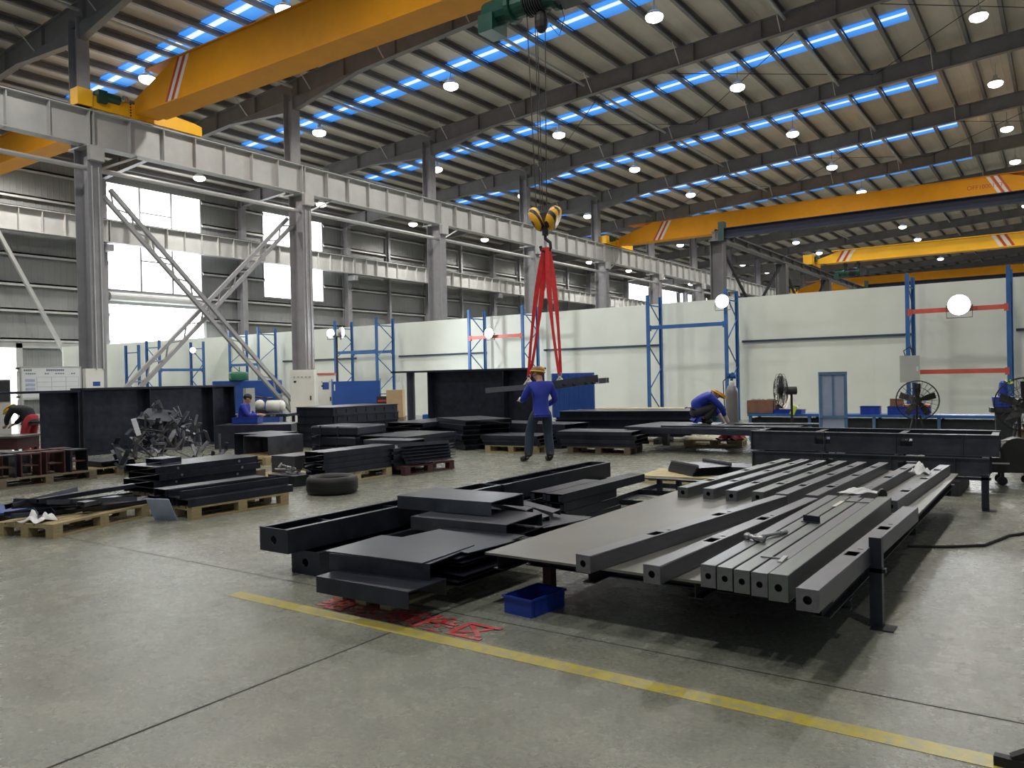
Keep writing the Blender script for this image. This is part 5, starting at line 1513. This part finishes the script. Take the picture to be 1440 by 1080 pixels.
def human(lab, loc, rz, J, top='workblue', legs='denim', gloves=None, cap=None, shoe='black', name='person', hood=None):
    """J: joint positions in the figure's own frame (x right, y ahead, z up)"""
    V = {k: Vector(v) for k, v in J.items()}
    t = thing(name, lab, 'person', loc, rz)
    n = {'pelvis': (V['pelvis'], .08), 'spine': (V['spine'], .08), 'chest': (V['chest'], .09), 'neck': (V['neck'], .055)}
    hd = (V['head'] - V['neck']).normalized()
    face = V['face'].normalized()
    n['jaw'] = (V['head'] - hd * .06 + face * .02, .072)
    n['skull'] = (V['head'] + hd * .03, .09)
    n['crown'] = (V['head'] + hd * .1, .06)
    n['nose'] = (V['head'] - hd * .01 + face * .105, .014)
    ear = face.cross(hd).normalized()
    n['ear_l'] = (V['head'] - ear * .098, .018); n['ear_r'] = (V['head'] + ear * .098, .018)
    e = [('pelvis', 'spine'), ('spine', 'chest'), ('chest', 'neck'), ('neck', 'jaw'), ('jaw', 'skull'), ('skull', 'crown'), ('jaw', 'nose'), ('skull', 'ear_l'), ('skull', 'ear_r')]
    for s in 'lr':
        n['hip' + s] = (V['hip' + s], .05); n['knee' + s] = (V['knee' + s], .048); n['ank' + s] = (V['ank' + s], .028); n['toe' + s] = (V['toe' + s], .024)
        e += [('pelvis', 'hip' + s), ('hip' + s, 'knee' + s), ('knee' + s, 'ank' + s), ('ank' + s, 'toe' + s)]
        n['sho' + s] = (V['sho' + s], .045); n['elb' + s] = (V['elb' + s], .04); n['wri' + s] = (V['wri' + s], .03)
        d = (V['wri' + s] - V['elb' + s]).normalized()
        hand = V.get('hand' + s) or d
        hand = Vector(hand).normalized()
        palm = V['wri' + s] + hand * .055
        n['palm' + s] = (palm, (.036, .022))
        e += [('chest', 'sho' + s), ('sho' + s, 'elb' + s), ('elb' + s, 'wri' + s), ('wri' + s, 'palm' + s)]
        side = hand.cross(Vector((0, 0, 1)))
        side = side.normalized() if side.length > .2 else Vector((1, 0, 0))
        nrm = side.cross(hand).normalized()
        for f, (off, L) in enumerate(((-.03, .062), (-.01, .075), (.01, .07), (.03, .055))):
            b0 = palm + hand * .035 + side * off
            n['f%d%s' % (f, s)] = (b0, .0095); n['g%d%s' % (f, s)] = (b0 + hand * L * .5 - nrm * .008, .009); n['h%d%s' % (f, s)] = (b0 + hand * L * .85 - nrm * .03, .008)
            e += [('palm' + s, 'f%d%s' % (f, s)), ('f%d%s' % (f, s), 'g%d%s' % (f, s)), ('g%d%s' % (f, s), 'h%d%s' % (f, s))]
        th = palm - side * .04
        n['t0' + s] = (th, .011); n['t1' + s] = (th - side * .022 + hand * .035 - nrm * .01, .009)
        e += [('palm' + s, 't0' + s), ('t0' + s, 't1' + s)]
    skinned('body', n, e, 'pelvis', 'skin', t, 2)
    # jacket
    j = {k: (V[k], r) for k, r in (('pelvis', .158), ('spine', .15), ('chest', .168))}
    j['col'] = (V['chest'].lerp(V['neck'], .75), .085)
    j['hem'] = (V['pelvis'] + (V['hipl'] + V['hipr'] - V['pelvis'] * 2) * 1.2, .165)
    je = [('hem', 'pelvis'), ('pelvis', 'spine'), ('spine', 'chest'), ('chest', 'col')]
    for s in 'lr':
        j['sho' + s] = (V['sho' + s], .088); j['elb' + s] = (V['elb' + s], .066); j['wri' + s] = (V['elb' + s].lerp(V['wri' + s], .93), .05)
        je += [('chest', 'sho' + s), ('sho' + s, 'elb' + s), ('elb' + s, 'wri' + s)]
    skinned('jacket', j, je, 'pelvis', top, t, 2)
    k = {'waist': (V['pelvis'].lerp(V['spine'], .25), .14), 'pelvis': (V['pelvis'], .15)}
    ke = [('waist', 'pelvis')]
    for s in 'lr':
        k['hip' + s] = (V['hip' + s], .115); k['th' + s] = (V['hip' + s].lerp(V['knee' + s], .5), .098); k['knee' + s] = (V['knee' + s], .09); k['ank' + s] = (V['knee' + s].lerp(V['ank' + s], 1.06), .085)
        ke += [('pelvis', 'hip' + s), ('hip' + s, 'th' + s), ('th' + s, 'knee' + s), ('knee' + s, 'ank' + s)]
    skinned('trousers', k, ke, 'pelvis', legs, t, 2)
    for s in 'lr':
        a, b_ = V['ank' + s], V['toe' + s]
        d = (b_ - a); d.z = 0; d = d.normalized() if d.length > .01 else Vector((0, 1, 0))
        base = min(a.z, b_.z)
        o = {'heel': (a - d * .03 + Vector((0, 0, -.04)), .062), 'mid': (a.lerp(b_, .55) + Vector((0, 0, .0)), .06), 'toe': (b_ + d * .04, .05), 'cuff': (a + Vector((0, 0, .1)), .062)}
        skinned('shoe', o, [('heel', 'mid'), ('mid', 'toe'), ('heel', 'cuff')], 'heel', shoe, t, 1)
    up = hd
    Mx = Matrix((ear, face, up)).transposed().to_4x4()
    Mx.translation = V['head']
    if cap:
        b = MB(); b.blob((0, -.012, .045), (.108, .122, .1), 14, 8, Mx); b.build('cap', cap, t, True)
        b = MB()
        b.tube([Mx @ Vector((.116 * math.cos(a), -.01 + .128 * math.sin(a), .035 + .03 * math.sin(a))) for a in [2 * PI * q / 20 for q in range(20)]], .014, 5, True)
        b.tube([Mx @ Vector((.06, -.01 + .128 * math.cos(a), .05 + .1 * math.sin(a))) for a in [PI * q / 10 for q in range(11)]], .013, 5)
        b.build('head_strap', 'strap', t)
    else:
        b = MB(); b.blob((0, -.018, .045), (.103, .112, .095), 14, 8, Mx); b.build('hair', 'hair', t, True)
    if hood:
        b = MB(); b.lathe([(.02, 0), (.1, .02), (.12, .1), (.115, .2)], 12, Mx @ Matrix.Translation((0, .2, -.03)) @ Matrix.Rotation(R(90), 4, 'X')); b.build('face_shield', hood, t, True)
    for s in (-1, 1):
        b = MB(); b.blob((.034 * s, .083, .012), (.014, .01, .009), 8, 5, Mx); b.build('eye', 'black', t)
    b = MB(); b.box(-.025, .025, .082, .095, -.055, -.047, Mx); b.build('mouth', 'redcloth', t)
    if gloves:
        for s in gloves[1]:
            d = (V['wri' + s] - V['elb' + s]).normalized()
            hand = Vector(V.get('hand' + s) or d).normalized()
            b = {'cuff': (V['wri' + s] - d * .06, .045), 'wrist': (V['wri' + s], .042), 'palm': (V['wri' + s] + hand * .07, .05), 'tip': (V['wri' + s] + hand * .15 + Vector((0, 0, -.02)), .035), 'thumb': (V['wri' + s] + hand * .08 + Vector((0, 0, .06)), .018)}
            skinned('glove', b, [('cuff', 'wrist'), ('wrist', 'palm'), ('palm', 'tip'), ('palm', 'thumb')], 'wrist', gloves[0], t, 1)
    return t


human('man in a royal blue jacket and dark trousers, seen from behind, steadying the lifted steel', (-7.9, 12.28, 0), R(48), dict(
    pelvis=(0, 0, .97), spine=(0, .015, 1.14), chest=(0, .02, 1.32), neck=(-.01, .04, 1.5), head=(-.03, .08, 1.6), face=(-.75, .6, -.15),
    hipl=(-.1, 0, .92), kneel=(-.2, .1, .52), ankl=(-.26, -.02, .1), toel=(-.34, .12, .035),
    hipr=(.1, 0, .92), kneer=(.14, .06, .5), ankr=(.14, -.08, .1), toer=(.13, .1, .035),
    shol=(-.19, .02, 1.38), elbl=(-.3, .12, 1.14), wril=(-.27, .36, 1.1), handl=(-.1, .9, .1),
    shor=(.19, .02, 1.38), elbr=(.3, .05, 1.12), wrir=(.18, .28, 1.0), handr=(-.2, .9, 0)),
    gloves=('glove', 'lr'), cap='leather')
human('man in a blue jacket crouching on the plate bench and bending over his work', (-6.2, 15.75, .5), R(-52), dict(
    pelvis=(0, -.14, .24), spine=(0, -.08, .42), chest=(0, .08, .56), neck=(0, .22, .62), head=(0, .33, .6), face=(0, .75, -.65),
    hipl=(-.1, -.12, .22), kneel=(-.16, .24, .42), ankl=(-.13, .0, .09), toel=(-.14, .14, .035),
    hipr=(.1, -.12, .22), kneer=(.16, .26, .36), ankr=(.13, .02, .09), toer=(.14, .16, .035),
    shol=(-.18, .13, .56), elbl=(-.2, .32, .36), wril=(-.1, .42, .14), handl=(.1, .5, -.8),
    shor=(.18, .13, .56), elbr=(.22, .34, .36), wrir=(.12, .46, .14), handr=(-.1, .5, -.8)),
    legs='darkcloth', gloves=('glove', 'lr'), cap='orange')
t = thing('stool', 'low dark stool under the seated man', 'stool', (-17.75, 13.15, 0)); MB().box(-.18, .18, -.18, .18, .36, .4).build('seat', 'darkmetal', t)
for x in (-.14, .14):
    for y in (-.14, .14): MB().box(x - .015, x + .015, y - .015, y + .015, 0, .36).build('leg', 'darkmetal', t)
human('seated man in a dark blue jacket before the wide blue screen', (-17.75, 13.15, 0), R(-55), dict(
    pelvis=(0, 0, .5), spine=(0, .01, .68), chest=(0, .05, .86), neck=(0, .09, 1.02), head=(0, .13, 1.12), face=(.0, .9, -.25),
    hipl=(-.1, .02, .48), kneel=(-.14, .42, .47), ankl=(-.14, .4, .09), toel=(-.14, .54, .035),
    hipr=(.1, .02, .48), kneer=(.14, .42, .47), ankr=(.14, .4, .09), toer=(.14, .54, .035),
    shol=(-.18, .06, .92), elbl=(-.22, .2, .68), wril=(-.1, .42, .7), handl=(.2, .9, 0),
    shor=(.18, .06, .92), elbr=(.22, .2, .68), wrir=(.1, .42, .7), handr=(-.2, .9, 0)), legs='darkcloth')
human('man in dark clothes with a yellow welding hood, bent over the small table', (-19.75, 8.75, -.08), R(112), dict(
    pelvis=(0, -.1, .92), spine=(0, .0, 1.05), chest=(0, .2, 1.14), neck=(0, .36, 1.16), head=(0, .46, 1.14), face=(0, .7, -.7),
    hipl=(-.1, -.1, .88), kneel=(-.14, -.02, .5), ankl=(-.14, -.1, .1), toel=(-.14, .05, .035),
    hipr=(.1, -.1, .88), kneer=(.14, .0, .5), ankr=(.14, -.08, .1), toer=(.14, .07, .035),
    shol=(-.18, .24, 1.12), elbl=(-.22, .36, .9), wril=(-.1, .48, .76), handl=(.2, .6, -.3),
    shor=(.18, .24, 1.12), elbr=(.22, .36, .9), wrir=(.1, .48, .76), handr=(-.2, .6, -.3)),
    top='darkcloth', legs='redcloth', cap='leather', hood='strap')

# ------------------------------------------------------------------ daylight and output
w = bpy.data.worlds.new('world'); S.world = w; w.use_nodes = True
bg = w.node_tree.nodes['Background']
bg.inputs['Color'].default_value = (.86, .93, 1.0, 1); bg.inputs['Strength'].default_value = .18
for k in ('lamp',):                            # their light comes from the lamps' own beams
    M[k].cycles.emission_sampling = 'NONE'
S.view_settings.view_transform = 'Standard'; S.view_settings.look = 'None'
S.view_settings.exposure = 0.0; S.view_settings.gamma = 1.0; S.view_settings.use_curve_mapping = False
S.cycles.use_denoising = True
S.cycles.max_bounces = 6; S.cycles.diffuse_bounces = 4; S.cycles.glossy_bounces = 3
S.cycles.sample_clamp_indirect = 3.0; S.cycles.sample_clamp_direct = 8.0
